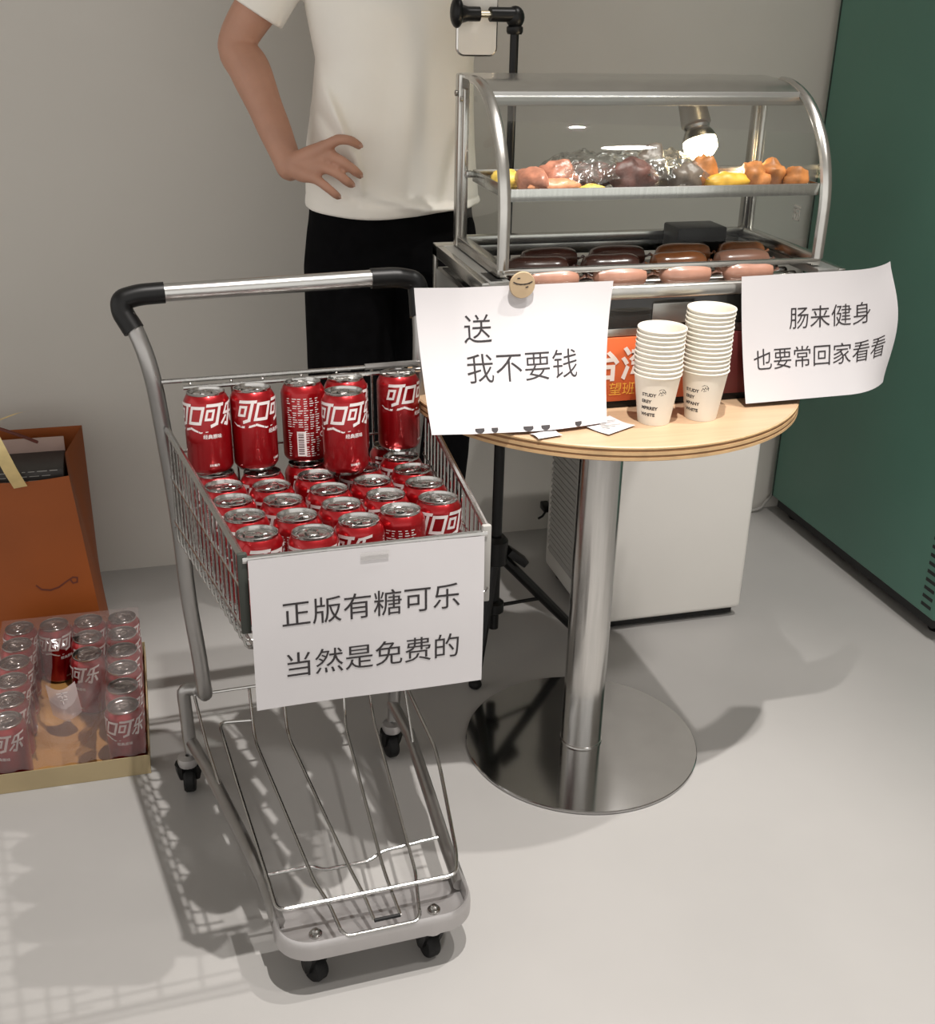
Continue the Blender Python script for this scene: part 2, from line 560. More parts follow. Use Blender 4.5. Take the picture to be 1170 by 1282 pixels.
# bumper band
def rr_path(x0, x1, yb, yf, r, n=8):
    p = [(x0, yb)]
    for k in range(n + 1):
        a = pi + (pi / 2) * k / n
        p.append((x0 + r + r * cos(a), yf + r + r * sin(a)))
    for k in range(n + 1):
        a = 1.5 * pi + (pi / 2) * k / n
        p.append((x1 - r + r * cos(a), yf + r + r * sin(a)))
    p.append((x1, yb))
    return p
out2 = rr_path(-.141, .147, .055, -.047, .052)
in2 = rr_path(-.133, .139, .055, -.039, .045)
prof = [(0, .070), (0, .088), (.2, .0965), (.5, .100), (.85, .0975), (1, .092), (1, .072), (.5, .066)]
vs, fs = [], []
for (xo, yo), (xi, yi) in zip(out2, in2):
    for t, zz in prof:
        vs.append((xo + (xi - xo) * t, yo + (yi - yo) * t, zz))
npf = len(prof)
for i in range(len(out2) - 1):
    for k in range(npf):
        k2 = (k + 1) % npf
        fs.append((i * npf + k, (i + 1) * npf + k, (i + 1) * npf + k2, i * npf + k2))
part('front_bumper', MB().add(vs, fs), M_bumper, cart)
pl = [p for p in in2]
vs = [(x, y, .074) for x, y in pl] + [(x, y, .068) for x, y in pl]
n = len(pl)
fs = [tuple(range(n)), tuple(range(n, 2 * n))[::-1]] + [(i, i + n, (i + 1) % n + n, (i + 1) % n) for i in range(n)]
part('bumper_plate', MB().add(vs, fs), M_bumper, cart, smooth=False)
for x, y in ((-.084, -.004), (.090, -.006)):
    part('bolt', MB().lathe([(.0095, .074), (.0095, .0775), (.0055, .078), (.0055, .083), (.003, .085), (0.0001, .0852)], 14, (x, y, 0)), M_chrome, cart)
# rack wires
rack = [
    [(-.103, .47, .195), (-.106, .41, .13), (-.073, .046, .121), (-.062, .012, .116), (-.053, -.036, .101)],
    [(-.046, .47, .195), (-.050, .41, .13), (-.018, .056, .121), (-.010, .01, .116), (-.004, -.026, .100)],
    [(.062, .47, .195), (.055, .43, .14), (.050, .40, .13), (.028, .043, .121), (.034, -.026, .100)],
    [(.104, .47, .195), (.103, .43, .145), (.100, .40, .135), (.072, .03, .121), (.068, .01, .116), (.060, -.036, .101)],
]
for pts in rack:
    part('rack_wire', MB().tube(fillet(pts, .03, 4), .0026, 8), M_chrome, cart)
part('rack_wire', MB().tube(fillet([(-.196, .47, .198), (.15, .47, .198)], .01), .0026, 8), M_chrome, cart)
part('rack_wire', MB().tube(fillet([(-.055, -.03, .103), (-.048, -.044, .099), (.055, -.044, .099), (.062, -.03, .103)], .01, 4), .0026, 8), M_chrome, cart)
part('rack_wire', MB().tube([(-.004, -.027, .100), (.034, -.027, .100)], .0028, 8), M_rubber, cart)
outl = [(-.105, .440, .150), (-.160, .445, .152), (-.150, .30, .128), (-.136, .06, .120), (-.134, .010, .119), (.128, .009, .119), (.141, .05, .124), (.160, .20, .165), (.168, .26, .165), (.160, .46, .195)]
part('rack_frame_wire', MB().tube(fillet(outl, .014, 4), .003, 8), M_chrome, cart)
cr = [(-.140, .092, .114), (-.071, .090, .116), (-.054, .080, .113), (.016, .080, .113), (.036, .092, .116), (.126, .097, .117)]
part('rack_cross_wire', MB().tube(fillet(cr, .01, 3), .0026, 8), M_chrome, cart)
part('brace_wire', MB().tube([(-.196, .472, .198), (-.186, .40, .14), (-.175, .33, .106)], .0026, 8), M_chrome, cart)
part('brace_wire', MB().tube([(.158, .45, .24), (.157, .35, .11)], .0026, 8), M_chrome, cart)
# casters
def caster(x, y, r, ztop, yaw):
    c = MB().lathe([(.004, ztop + .004), (.017, ztop + .002), (.0185, ztop - .006), (.0165, ztop - .014), (.012, ztop - .017)], 18, (x, y, 0))
    cap = part('caster_cup', c, M_bumper, cart)
    q = Matrix.Rotation(yaw, 3, 'Z')
    ax = q @ Vector((1, 0, 0))
    off = q @ Vector((0, .008, 0))
    cen = Vector((x, y, r)) + off
    f = MB()
    for s in (-1, 1):
        f.box((cen.x - .0015, cen.y - .012, r - .008), (cen.x + .0015, cen.y + .008, ztop - .012), .001)
        for i in range(len(f.v) - 24, len(f.v)):
            pass
    fk = MB()
    for s in (-1, 1):
        a = cen + ax * (.0125 * s)
        b = Vector((x, y, ztop - .012)) + ax * (.0125 * s)
        fk.tube([a, (a + b) / 2 + off * .2, b], [.006, .010, .011], 8, flat=.25 if abs(ax.x) < .5 else 1.0)
    part('caster_fork', fk, M_black, cart)
    wheel = MB().lathe([(.002, -.0105), (r * .55, -.0105), (r * .9, -.0095), (r, -.006), (r, .006), (r * .9, .0095), (r * .55, .0105), (.002, .0105)], 22, cen, axis=ax)
    part('wheel', wheel, M_rubber, cart)
    part('axle', MB().tube([cen - ax * .017, cen + ax * .017], .003, 8), M_chrome, cart)
caster(-.084, -.016, .0215, .069, .5)
caster(.083, -.019, .0215, .069, .2)
caster(-.216, .470, .025, .074, -.15)
caster(.150, .470, .025, .074, .1)

# ------------------------------------------------------------------ soda cans
CR, CHT = .0331, .1222
def can_meshes():
    body = MB().lathe([(.0015, .006), (.021, .0055), (.0245, .0005), (.0255, 0), (.0268, .001), (.0322, .0085), (CR, .0125), (CR, .1055), (.0322, .1095), (.0285, .1165), (.0268, .1185)], 30)
    me_body = body.mesh('can_body', M_red)
    # bare metal foot
    lid = MB().lathe([(.0268, .1182), (.0275, .1195), (.0275, .1218), (.0268, .1223), (.0258, .1218), (.0245, .1165), (.0232, .1155), (.0222, .1172), (.0185, .1176), (.0178, .1172), (.0005, .1172)], 30)
    me_lid = lid.mesh('can_lid', M_lid)
    foot = MB().lathe([(.0245, .0004), (.0255, -.0001), (.0269, .0008), (.0301, .0055)], 30)
    me_foot = foot.mesh('can_foot', M_lid)
    tab = MB()
    ring = [(.0075 * cos(a) , .008 + .0095 * sin(a), .1192) for a in [2 * pi * k / 18 for k in range(18)]]
    tab.tube(ring, .0016, 6, closed=True, flat=.6)
    tab.lathe([(.0042, .1178), (.0042, .1194), (.0025, .1200), (.0002, .1201)], 12)
    tab.box((-.0055, -.006, .1183), (.0055, .003, .1194), .0006)
    me_tab = tab.mesh('pull_tab', M_lid)
    rim = []
    mouth = [(.0085 * cos(a), -.0115 + .0065 * sin(a), .1176) for a in [2 * pi * k / 16 for k in range(16)]]
    me_mouth = MB().tube(mouth, .0006, 4, closed=True).mesh('mouth_score', M_lid)
    # brand lettering: four slanted characters wrapping round the front
    P = .0252
    H0 = .0765
    U = .0235
    def ke(x):
        return [[(x + .06, 1.15), (x + 1.02, 1.15), .17], [(x + .12, .86), (x + .50, .86), (x + .50, .38), (x + .12, .38), (x + .12, .86), .14], [(x + .84, 1.15), (x + .84, .12), (x + .58, .02), .19]]
    def kou(x):
        return [[(x + .14, 1.02), (x + .86, 1.02), (x + .86, .16), (x + .14, .16), (x + .14, 1.02), .17]]
    def le(x):
        return [[(x + .92, 1.2), (x + .28, 1.08), (x + .16, .66), (x + .98, .66), .15], [(x + .56, .98), (x + .56, .0), (x + .38, .06), .17], [(x + .30, .46), (x + .10, .14), .15], [(x + .78, .46), (x + 1.0, .12), .15]]
    lines = ke(-2.14) + kou(-1.06) + ke(-.02) + le(1.08)
    vs, fs = strokes2d(lines, .15, .12)
    sw = [(-2.35, -.06), (-2.05, -.22), (-1.6, -.28), (-1.1, -.24), (-.75, -.14), (-.45, -.24), (-.05, -.36), (.4, -.30)]
    for i, ((x0, y0), (x1, y1)) in enumerate(zip(sw[:-1], sw[1:])):
        t0, t1 = .035 + .10 * sin(pi * i / 7), .035 + .10 * sin(pi * (i + 1) / 7)
        o = len(vs)
        vs += [(x0, y0 - t0 / 2), (x1, y1 - t1 / 2), (x1, y1 + t1 / 2), (x0, y0 + t0 / 2)]
        fs.append((o, o + 1, o + 2, o + 3))
    mb = MB()
    def wrap(x, y):
        a = x / CR
        r = CR + .00025
        return (r * sin(a), -r * cos(a), y)
    mb.add([wrap((x + .30 * (y - .5)) * U, H0 + y * U * 1.12) for x, y in vs], fs)
    me_brand = mb.mesh('brand_lettering', M_print, False)
    mb = MB()
    place_text(mb, '经典原味', .0068, wrap, -.004, .0610, align='LEFT', offset=.00012)
    me_flav = mb.mesh('flavour_print', M_print, False)
    mb = MB()
    place_text(mb, '330毫升', .0042, wrap, .002, .018, align='LEFT', offset=.00008)
    me_vol = mb.mesh('volume_print', M_print, False)
    # rear information panel with barcode
    ip = MB()
    def rear(x, y):
        a = pi + x / CR
        r = CR + .00025
        return (r * sin(a), -r * cos(a), y)
    rnd = random.Random(3)
    for col in range(6):
        x = -.030 + col * .0088
        for row in range(26 if col not in (1, 2) else 13):
            y = .102 - row * .0035
            if rnd.random() < .08:
                continue
            x1, ln = x + rnd.uniform(0, .0012), .0075 * rnd.uniform(.35, 1)
            xs = [x1 + ln * k / 3 for k in range(4)]
            v = [rear(a, b) for a in xs for b in (y, y - rnd.uniform(.0009, .0015))]
            ip.add(v, [(2 * k + 1, 2 * k + 3, 2 * k + 2, 2 * k) for k in range(3)])
    xs = [-.0150 + .0135 * k / 5 for k in range(6)]
    v = [rear(a, b) for a in xs for b in (.052, .014)]
    ip.add(v, [(2 * k + 1, 2 * k + 3, 2 * k + 2, 2 * k) for k in range(5)])
    ring = []
    for k in range(14):
        a0, a1 = 2 * pi * k / 14, 2 * pi * (k + 1) / 14
        o = [(.0260 + rr * cos(a), .045 + rr * sin(a)) for a in (a0, a1) for rr in (.0032, .0042)]
        ip.add([rear(*o[0]), rear(*o[1]), rear(*o[3]), rear(*o[2])], [(0, 1, 2, 3)])
    me_info = ip.mesh('information_print', M_print, False)
    bc = MB()
    def rear2(x, y):
        a = pi + x / CR
        r = CR + .0004
        return (r * sin(a), -r * cos(a), y)
    y = .0495
    while y > .0175:
        h = rnd.uniform(.0007, .0020)
        xs = [-.0132 + .0085 * k / 3 for k in range(4)]
        v = [rear2(a, b) for a in xs for b in (y, y - h)]
        bc.add(v, [(2 * k + 1, 2 * k + 3, 2 * k + 2, 2 * k) for k in range(3)])
        y -= h + rnd.uniform(.0008, .0018)
    me_bar = bc.mesh('barcode', M_barcode, False)
    return [('can_body', me_body), ('can_lid', me_lid), ('can_foot', me_foot), ('pull_tab', me_tab), ('mouth_score', me_mouth), ('brand_lettering', me_brand), ('flavour_print', me_flav), ('volume_print', me_vol), ('information_print', me_info)], ('barcode', me_bar)
CANP, BARC = can_meshes()
def make_can(label, group, mtx):
    t = thing('soda_can', label, 'can', group=group)
    t.matrix_world = mtx
    for nm, me in CANP:
        o = link(nm, me, t)
        if nm == 'information_print':
            link(BARC[0], BARC[1], o)
        if nm == 'brand_lettering':
            o['label'] = 'white brand characters and swash'
    return t
TILT = radians(-5)
def cart_can(x, y, layer, spin, label, group):
    zt = .668 - .0875 * (y - .08)
    z0 = zt - CHT * cos(TILT) if layer == 0 else zt + .0004
    yy = y - CHT * sin(-TILT) if layer == 0 else y
    mtx = Matrix.Translation(CW((x, yy, z0))) @ Matrix.Rotation(TH, 4, 'Z') @ Matrix.Rotation(TILT, 4, 'X') @ Matrix.Rotation(radians(spin), 4, 'Z')
    return make_can(label, group, mtx)
lower = [
    [(-.122, .092, 55), (-.054, .073, 0), (.012, .099, -75), (.074, .121, 165), (.136, .152, 5)],
    [(-.128, .163, 30), (-.062, .142, 120), (.004, .169, 80), (.071, .189, -120), (.137, .224, 60)],
    [(-.135, .232, -60), (-.069, .211, 10), (.001, .239, -30), (.068, .257, 140), (.138, .293, -40)],
    [(-.139, .301, 100), (-.074, .280, -20), (-.004, .308, 45), (.067, .325, 0), (.139, .361, -90)],
    [(-.143, .370, 10), (-.077, .350, -10), (-.006, .377, 35), (.067, .394, 170), (.139, .4295, 20)],
]
rown = ['front row', 'second row', 'third row', 'fourth row', 'back row']
coln = ['leftmost', 'second from left', 'in the middle', 'second from right', 'rightmost']
for r, row in enumerate(lower):
    for c, (x, y, sp) in enumerate(row):
        if r < 4:
            lb = 'red soda can in the cart, lower layer, %s, %s' % (rown[r], coln[c])
        else:
            lb = 'red soda can under the raised cans, back row of the cart, %s' % coln[c]
        cart_can(x, y, 0, sp, lb, 'cans in the lower layer of the cart')
for x, y, sp, lb in (
        (-.148, .372, -12, 'red can standing on the other cans at the far left by the cart upright'),
        (-.081, .374, 38, 'red can standing on the cans, second from left in the raised row'),
        (-.004, .388, 176, 'raised red can turned to show its barcode and small print'),
        (.063, .394, 60, 'raised red can at the back, mostly hidden behind another can'),
        (.042, .310, -4, 'raised red can standing in front of the raised row, its lid visible'),
        (.147, .402, 40, 'rightmost raised red can, next to the white paper sign')):
    cart_can(x, y, 1, sp, lb, 'cans standing on top of the others in the cart')

# ------------------------------------------------------------------ paper signs
def sheet(fn, name, label, nu=28, nv=20):
    o = part(name, MB().grid(fn, nu, nv), M_paper, None, True, 80)
    return tag(o, label, 'sign', None)
def letter_on(sign, rows, fn, W, Hh, lift=.00045):
    """rows: (text, u0, v, size, spacing, offset)"""
    for body, u0, v, size, sp, off in rows:
        mb = MB()
        vs, fs = text2d(body, size, offset=off, spacing=sp)
        bm = bmesh.new()
        bv = [bm.verts.new((x, y, 0)) for x, y in vs]
        for f in fs:
            try:
                bm.faces.new([bv[i] for i in f])
            except ValueError:
                pass
        bmesh.ops.subdivide_edges(bm, edges=[e for e in bm.edges if e.calc_length() > .012], cuts=2)
        bmesh.ops.triangulate(bm, faces=list(bm.faces))
        bm.verts.index_update()
        def at(x, y):
            u, vv = u0 + x / W, v - y / Hh
            p = Vector(fn(u, vv))
            e = 1e-3
            du = Vector(fn(u + e, vv)) - p
            dv = Vector(fn(u, vv + e)) - p
            nn = dv.cross(du).normalized()
            return p + nn * lift
        mb.add([at(v_.co.x, v_.co.y) for v_ in bm.verts], [[q.index for q in f.verts] for f in bm.faces])
        bm.free()
        part('lettering', mb, M_ink, sign, False)
A4W, A4H = .297, .21
# 1: on the front of the cart
def s1(u, v):
    x = -.1475 + A4W * u
    y = -.0085 - .003 * sin(pi * v) - .004 * v * v + .002 * sin(u * 5 + 1) * v
    zz = .6775 - .004 * u - A4H * v + .0015 * sin(u * pi)
    return CW((x, y - .0, zz))
g1 = sheet(s1, 'paper_sign', 'white paper sign with two lines of black text on front of the cart')
letter_on(g1, [('正版有糖可乐', .118, .375, .0385, 1.0, 0.0), ('当然是免费的', .120, .72, .0385, 1.0, 0.0)], s1, A4W, A4H)
part('tape_strip', MB().grid(lambda u, v: Vector(s1(.46 + .12 * u, .03 + .05 * v)) + Vector((0, -.0012, 0)), 4, 2), film('clear_tape', (.97, .97, .96), .25, (.8, .78, .76), .2, .8), g1)
# 2: left paper hanging off the sausage machine
def s2(u, v):
    x = .366 + .297 * u + .012 * v * (1 - u) - .020 * v * u
    y = 1.572 - .010 * v - .055 * v ** 2 - .006 * sin(pi * u) * v + .004 * sin(u * 7) * v
    zz = .9165 + .001 * u - .196 * v - .002 * (1 - u) * v
    if u < .22:
        y += (.22 - u) * .05
    return Vector((x, y, zz))
g2 = sheet(s2, 'paper_sign', 'white paper sign with five characters hanging left of the paper cups')
letter_on(g2, [('送', .222, .300, .0455, 1.0, -.0002), ('我不要钱', .222, .575, .0455, 1.0, -.0002)], s2, A4W, .208)
for u0, u1 in ((.235, .285), (.325, .36), (.50, .555), (.60, .65), (.80, .84)):
    part('smudge', MB().grid(lambda u, v: s2(u0 + (u1 - u0) * u, .965 + .033 * v * (1 - .5 * (2 * u - 1) ** 2)) + Vector((0, -.0008, 0)), 4, 2), M_ink, g2)
# 3: right paper
def s3(u, v):
    x = .868 + .285 * u + .020 * v * (1 - .6 * u) + .030 * sin(pi * v) ** 1.2 * u ** 4
    y = 1.567 + 0.38 * max(0, u - .66) ** 2 - .004 * v - .020 * v * v + .02 * sin(pi * v) * max(0, u - .6)
    zz = .917 + .004 * u - .195 * v
    return Vector((x, y, zz))
g3 = sheet(s3, 'paper_sign', 'white paper sign with two lines of text right of the paper cups')
letter_on(g3, [('肠来健身', .285, .355, .0375, 1.0, -.0001), ('也要常回家看看', .062, .665, .0362, 1.0, -.0001)], s3, A4W, .197)

# ------------------------------------------------------------------ round table
TC = Vector((.72, 1.735, 0))
tbl = thing('round_table', 'round birch plywood cafe table on a steel column', 'table', TC)
TZ = .715
part('tabletop', MB().lathe([(.0001, TZ - .0225), (.321, TZ - .0225), (.3235, TZ - .020), (.3235, TZ - .0012), (.322, TZ), (.0001, TZ)], 96), M_ply, tbl, True, 30)
for z0, z1, mt_ in ((-.0035, -.0012, M_ply_a), (-.0075, -.0035, M_ply_b), (-.0125, -.0075, M_ply_a), (-.0160, -.0125, M_ply_b), (-.0205, -.0160, M_ply_a)):
    part('ply_layer', MB().lathe([(.3236, TZ + z0), (.3246 if mt_ is M_ply_a else .3241, TZ + z0), (.3246 if mt_ is M_ply_a else .3241, TZ + z1), (.3236, TZ + z1)], 96), mt_, tbl, False)
part('column', MB().lathe([(.038, .012), (.038, TZ - .022)], 48), M_steel, tbl)
part('column_collar', MB().lathe([(.040, .0065), (.0395, .0115), (.038, .012)], 48), M_steel, tbl)
part('top_flange', MB().lathe([(.09, TZ - .0225), (.09, TZ - .027), (.04, TZ - .030)], 40, cap1=True), M_steel, tbl)
part('base_disc', MB().lathe([(.0001, .0), (.216, .0), (.2185, .002), (.2185, .0055), (.217, .007), (.0001, .0078)], 96), M_disc, tbl)
# shift pole and base to their measured centre
for o in tbl.children:
    if o.name.split('.')[0] in ('column', 'column_collar', 'base_disc', 'top_flange'):
        o.location = (.004, -.024, 0)

# ------------------------------------------------------------------ paper cups
CH = .0775
def cup_mesh():
    return MB().lathe([(.0005, .005), (.0225, .005), (.0232, .0), (.0240, .0), (.0345, CH - .003), (.0358, CH - .0032), (.0364, CH - .0017), (.0358, CH - .0002), (.0348, CH), (.0338, CH - .002), (.0330, CH - .006), (.0225, .0065), (.0005, .0062)], 36).mesh('paper_cup', M_cup)
CUP = cup_mesh()
def cup_print(rowsx, spin):
    mb = MB()
    def cone(x, y):
        r = .0240 + (.0345 - .0240) * y / CH + .0003
        a = x / r + spin
        return (r * sin(a), -r * cos(a), y)
    for k, tx in enumerate(rowsx):
        place_text(mb, tx, .0070, cone, -.018, .049 - k * .0105, offset=.0003)
    ic = strokes2d([[(-1, -.6), (-.6, .3), (-.2, -.2), (.1, .6), (.5, .0), (.9, .5)], [(-.9, .8), (-.3, 1.2), (.4, 1.1), (1.0, .4), (.9, -.3)], [(-.4, -.7), (.3, -.5)]], .16, .3)
    mb.add([cone(.013 + x * .0052, .053 + y * .0052) for x, y in ic[0]], ic[1])
    return mb
for nm, base, n, pitch, rows, spin, other in (
        ('shorter', (.722, 1.5185, TZ + .0003), 11, .0068, ['STUDY', 'EREY', 'MPRREY', 'WHITE'], -.55, 'nearer the table front'),
        ('taller', (.800, 1.5215, TZ + .0003), 15, .0066, ['STUDY', 'EREY', 'MPANY', 'WHITE'], -.80, 'by the right sign')):
    names = ['bottom', 'second', 'third', 'fourth', 'fifth', 'sixth', 'seventh', 'eighth', 'ninth', 'tenth', 'eleventh', 'twelfth', 'thirteenth', 'fourteenth', 'fifteenth']
    for k in range(n):
        o = link('paper_cup', CUP, None, (base[0] + random.uniform(-.0006, .0006) - .0003 * k * 0, base[1] + random.uniform(-.0006, .0006), base[2] + k * pitch))
        if k == 0:
            lb = 'printed cream paper cup at the bottom of the %s stack' % nm
            part('cup_lettering', cup_print(rows, spin), M_ink, o, False)
        elif k == n - 1:
            lb = 'cream paper cup on top of the %s stack, its open mouth visible' % nm
        else:
            lb = 'cream paper cup, %s from the bottom of the %s stack' % (names[k], nm)
        tag(o, lb, 'cup', 'paper cups in the %s stack' % nm)

# paper scraps on the table top
def scrap(cx, cy, wx, wy, rot, label, seed):
    rn = random.Random(seed)
    ph = rn.uniform(0, 6)
    c, s_ = cos(rot), sin(rot)
    def fn(u, v):
        a, b = (u - .5) * wx, (v - .5) * wy
        return (cx + a * c - b * s_, cy + a * s_ + b * c, TZ + .0012 + .002 * (1 + sin(u * 5 + ph) * sin(v * 4)))
    return tag(part('paper_scrap', MB().grid(fn, 8, 6), M_paper, None, True, 80), label, 'paper')
scrap(.541, 1.489, .040, .026, .2, 'small white paper scrap at the left front edge of the table', 1)
sc2 = scrap(.645, 1.505, .062, .050, .5, 'crumpled printed receipt beside the shorter cup stack', 2)
rp = MB()
for k in range(6):
    rp.box((.625 + k * .002, 1.487 + k * .006, TZ + .0056), (.640 + .01 * (k % 3), 1.489 + k * .006, TZ + .0059))
part('receipt_print', rp, M_grille, sc2, False)

# ------------------------------------------------------------------ sausage machine
MX0, MX1, MY0, MY1, MZ0, MZ1 = .468, 1.060, 1.580, 1.888, TZ + .0005, .918
mach = thing('sausage_grill', 'steel hot sausage machine with orange front panel on the table', 'grill', ((MX0 + MX1) / 2, (MY0 + MY1) / 2, MZ0))
def mp(mb, name, mt_, smooth=True, parent=mach, label=None):
    L = mach.location
    mb.v = [(x - L.x, y - L.y, z - L.z) for x, y, z in mb.v]
    return part(name, mb, mt_, parent, smooth, label=label)
mp(MB().box((MX0 + .004, MY0 + .012, MZ0 + .012), (MX1 - .004, MY1 - .002, .878), .003), 'body', M_panel)
mp(MB().box((MX0 + .012, MY0 + .006, MZ0), (MX1 - .012, MY1 - .01, MZ0 + .014), .002), 'base_strip', M_black)
mp(MB().box((MX0 + .01, MY0 + .002, .727), (.835, MY0 + .013, .828), .001), 'front_panel', M_orange, label='orange printed panel')
mp(MB().box((.836, MY0 + .003, .727), (MX1 - .01, MY0 + .013, .828), .001), 'front_panel', mat('maroon_panel', (.10, .012, .012), .5, noise_amt=.05), label='maroon end panel')
lt = MB()
def onf(x, y):
    return (x, MY0 + .0012, y)
place_text(lt, '台湾', .056, onf, .633, .786, align='LEFT', offset=.0012)
mp(lt, 'lettering', M_white, False)
lt = MB()
place_text(lt, '望班', .022, onf, .672, .747, align='LEFT')
mp(lt, 'lettering', M_yellow_ink, False)
mp(MB().box((MX0 + .008, MY0 + .003, .829), (MX1 - .008, MY0 + .016, .842), .003), 'front_rail', M_case)
mp(MB().box((MX0 + .010, MY0 + .006, .842), (MX1 - .010, MY0 + .014, .886), .001), 'dark_window', mat('smoked_glass', (.03, .03, .028), .06, noise_amt=.1))
mp(MB().box((.735, MY0 + .0035, .846), (.80, MY0 + .0065, .878), .002), 'control_plate', M_panel)
mp(MB().box((MX0, MY0 - .004, .886), (MX1, MY0 + .012, .908), .006, 3), 'top_rail', M_case)
# side frame strips on the left side panel
for lo, hi in (((MX0, MY0 + .01, .898), (MX0 + .012, MY1, .9175)), ((MX0, MY1 - .016, MZ0 + .01), (MX0 + .006, MY1, .9)), ((MX0, MY0 + .012, MZ0 + .01), (MX0 + .006, MY0 + .028, .9))):
    mp(MB().box(lo, hi, .0015), 'side_frame', M_case)
mp(MB().box((MX1 - .012, MY0 + .01, .898), (MX1, MY1, .9175), .0015), 'side_frame', M_case)
mp(MB().box((MX0, MY1 - .03, .898), (MX1, MY1, .918), .0015), 'side_frame', M_case)
mp(MB().box((MX0 + .012, MY0 + .012, .872), (MX1 - .012, MY1 - .02, .880), .001), 'drip_tray', mat('black_enamel', (.012, .011, .010), .22, noise_amt=.3, noise_scale=20))
for a, b in ((MX0 + .006, .512), (1.014, MX1 - .006)):
    mp(MB().box((a, MY0 + .014, .905), (b, MY1 - .004, .9172), .001), 'deck_plate', M_panel)
mp(MB().box((MX0 + .016, MY0 + .02, .9168), (MX0 + .034, MY0 + .075, .9178), .0004), 'deck_slot', M_black)
ROLL_Y = [1.602, 1.632, 1.662, 1.692, 1.722, 1.752]
for y in ROLL_Y:
    mp(MB().tube([(.512, y, .890), (1.014, y, .890)], .0105, 12), 'roller', M_steel)
mp(MB().box((.865, 1.790, .884), (.955, 1.852, .948), .004), 'motor_box', M_black)

# sausages resting in the gaps between rollers
def sausage_mesh(L, R, bend, seed, mt_):
    rn = random.Random(seed)
    pts, rad = [], []
    for k in range(15):
        t = k / 14
        a = (t - .5)
        e = 1 - abs(2 * t - 1) ** 5
        pts.append((a * L, bend * (1 - 4 * a * a), 0))
        rad.append(max(.0012, R * sqrt(max(0, e)) * (1 + .03 * sin(t * 9 + seed))))
    mb = MB().tube(pts, rad, 14)
    for s in (-1, 1):
        e = Vector((s * L * .5, 0, 0))
        mb.tube([e, e + Vector((s * .004, 0, .001)), e + Vector((s * .008, 0, .003))], [.0022, .0016, .003], 8)
    return mb.mesh('sausage', mt_)
M_s1 = mat('pink_sausage', (.31, .155, .105), .3, noise_amt=.18, noise_scale=30, coat=.4)
M_s2 = mat('brown_sausage', (.24, .085, .03), .2, noise_amt=.35, noise_scale=22, coat=.6)
M_s3 = mat('dark_sausage', (.075, .030, .022), .25, noise_amt=.3, noise_scale=22, coat=.5)
rowsS = [(1.617, .0165, [(.585, .085, M_s1), (.692, .09, M_s1), (.799, .088, M_s1), (.905, .088, M_s1)], 'front row'),
         (1.677, .019, [(.58, .105, M_s3), (.70, .10, M_s3), (.815, .100, M_s2), (.925, .10, M_s1)], 'middle row'),
         (1.737, .019, [(.62, .10, M_s3), (.735, .10, M_s3), (.85, .10, M_s2), (.955, .085, M_s2)], 'back row')]
pn = ['far left', 'left of centre', 'right of centre', 'far right']
cn = {'pink_sausage': 'pink', 'brown_sausage': 'glossy brown', 'dark_sausage': 'dark'}
for y, R, items, rn_ in rowsS:
    for k, (x, L, mt_) in enumerate(items):
        o = link('sausage', sausage_mesh(L, R, .0, k + int(y * 1000), mt_), None, (x, y, .890 + sqrt((.0105 + R) ** 2 - .015 ** 2) + .0003), (0, 0, random.uniform(-.02, .02)))
        tag(o, '%s sausage on the grill rollers, %s, %s' % (cn[mt_.name], rn_, pn[k]), 'sausage', 'sausages on the rollers, ' + rn_)

# ------------------------------------------------------------------ curved glass display case
DX0, DX1, DYF, DYB, DZ0, DZ1 = .505, 1.020, 1.612, 1.862, .9185, 1.183
case = thing('display_case', 'curved glass food display case with steel frame above the sausage machine', 'display case', ((DX0 + DX1) / 2, 1.737, DZ0))
def dp(mb, name, mt_, smooth=True, parent=case, label=None, angle=35):
    L = case.location
    mb.v = [(x - L.x, y - L.y, z - L.z) for x, y, z in mb.v]
    return part(name, mb, mt_, parent, smooth, angle, label)
YT = 1.785
def arch(t):
    """front profile, t 0 = bottom front, 1 = top"""
    if t < .18:
        return (DYF, DZ0 + .012 + (1.0 - DZ0 - .012) * t / .18)
    a = (t - .18) / .82 * pi / 2
    return (YT - (YT - DYF) * cos(a), 1.0 + (DZ1 - .004 - 1.0) * sin(a))
N = 26
AP = [arch(k / N) for k in range(N + 1)]
for x in (DX0, DX1):
    dp(MB().tube([(x, y, z) for y, z in AP], .0075, 10, upv=(1, 0, 0), flat=1.25), 'arch_frame', M_case)
    dp(MB().box((x - .009, DYB - .020, DZ0), (x + .009, DYB, DZ1), .002), 'back_post', M_case)
    dp(MB().box((x - .005, DYB - .036, DZ0 + .01), (x + .003, DYB - .022, DZ1 - .02), .002), 'inner_post', M_case)
    dp(MB().box((x - .008, DYF, DZ0), (x + .008, DYB - .02, DZ0 + .018), .002), 'side_sill', M_case)
    sp = MB()
    poly = [(x, y, z) for y, z in AP] + [(x, DYB - .02, DZ1 - .004), (x, DYB - .02, DZ0 + .012)]
    sp.add(poly, [tuple(range(len(poly)))])
    dp(sp, 'side_glass', M_glass, False)
    for yy_, zz_ in ((DYB - .012, DZ1 - .028), (DYB - .045, DZ1 - .034)):
        dp(MB().lathe([(.0045, 0), (.0045, .003), (.0001, .004)], 12, (x - .010, yy_, zz_), axis=(-1, 0, 0)), 'screw', M_chrome)
dp(MB().grid(lambda u, v: (DX0 + .006 + (DX1 - DX0 - .012) * u, arch(.08 + .70 * v)[0], arch(.08 + .70 * v)[1]), 2, 30), 'curved_glass', M_glass)
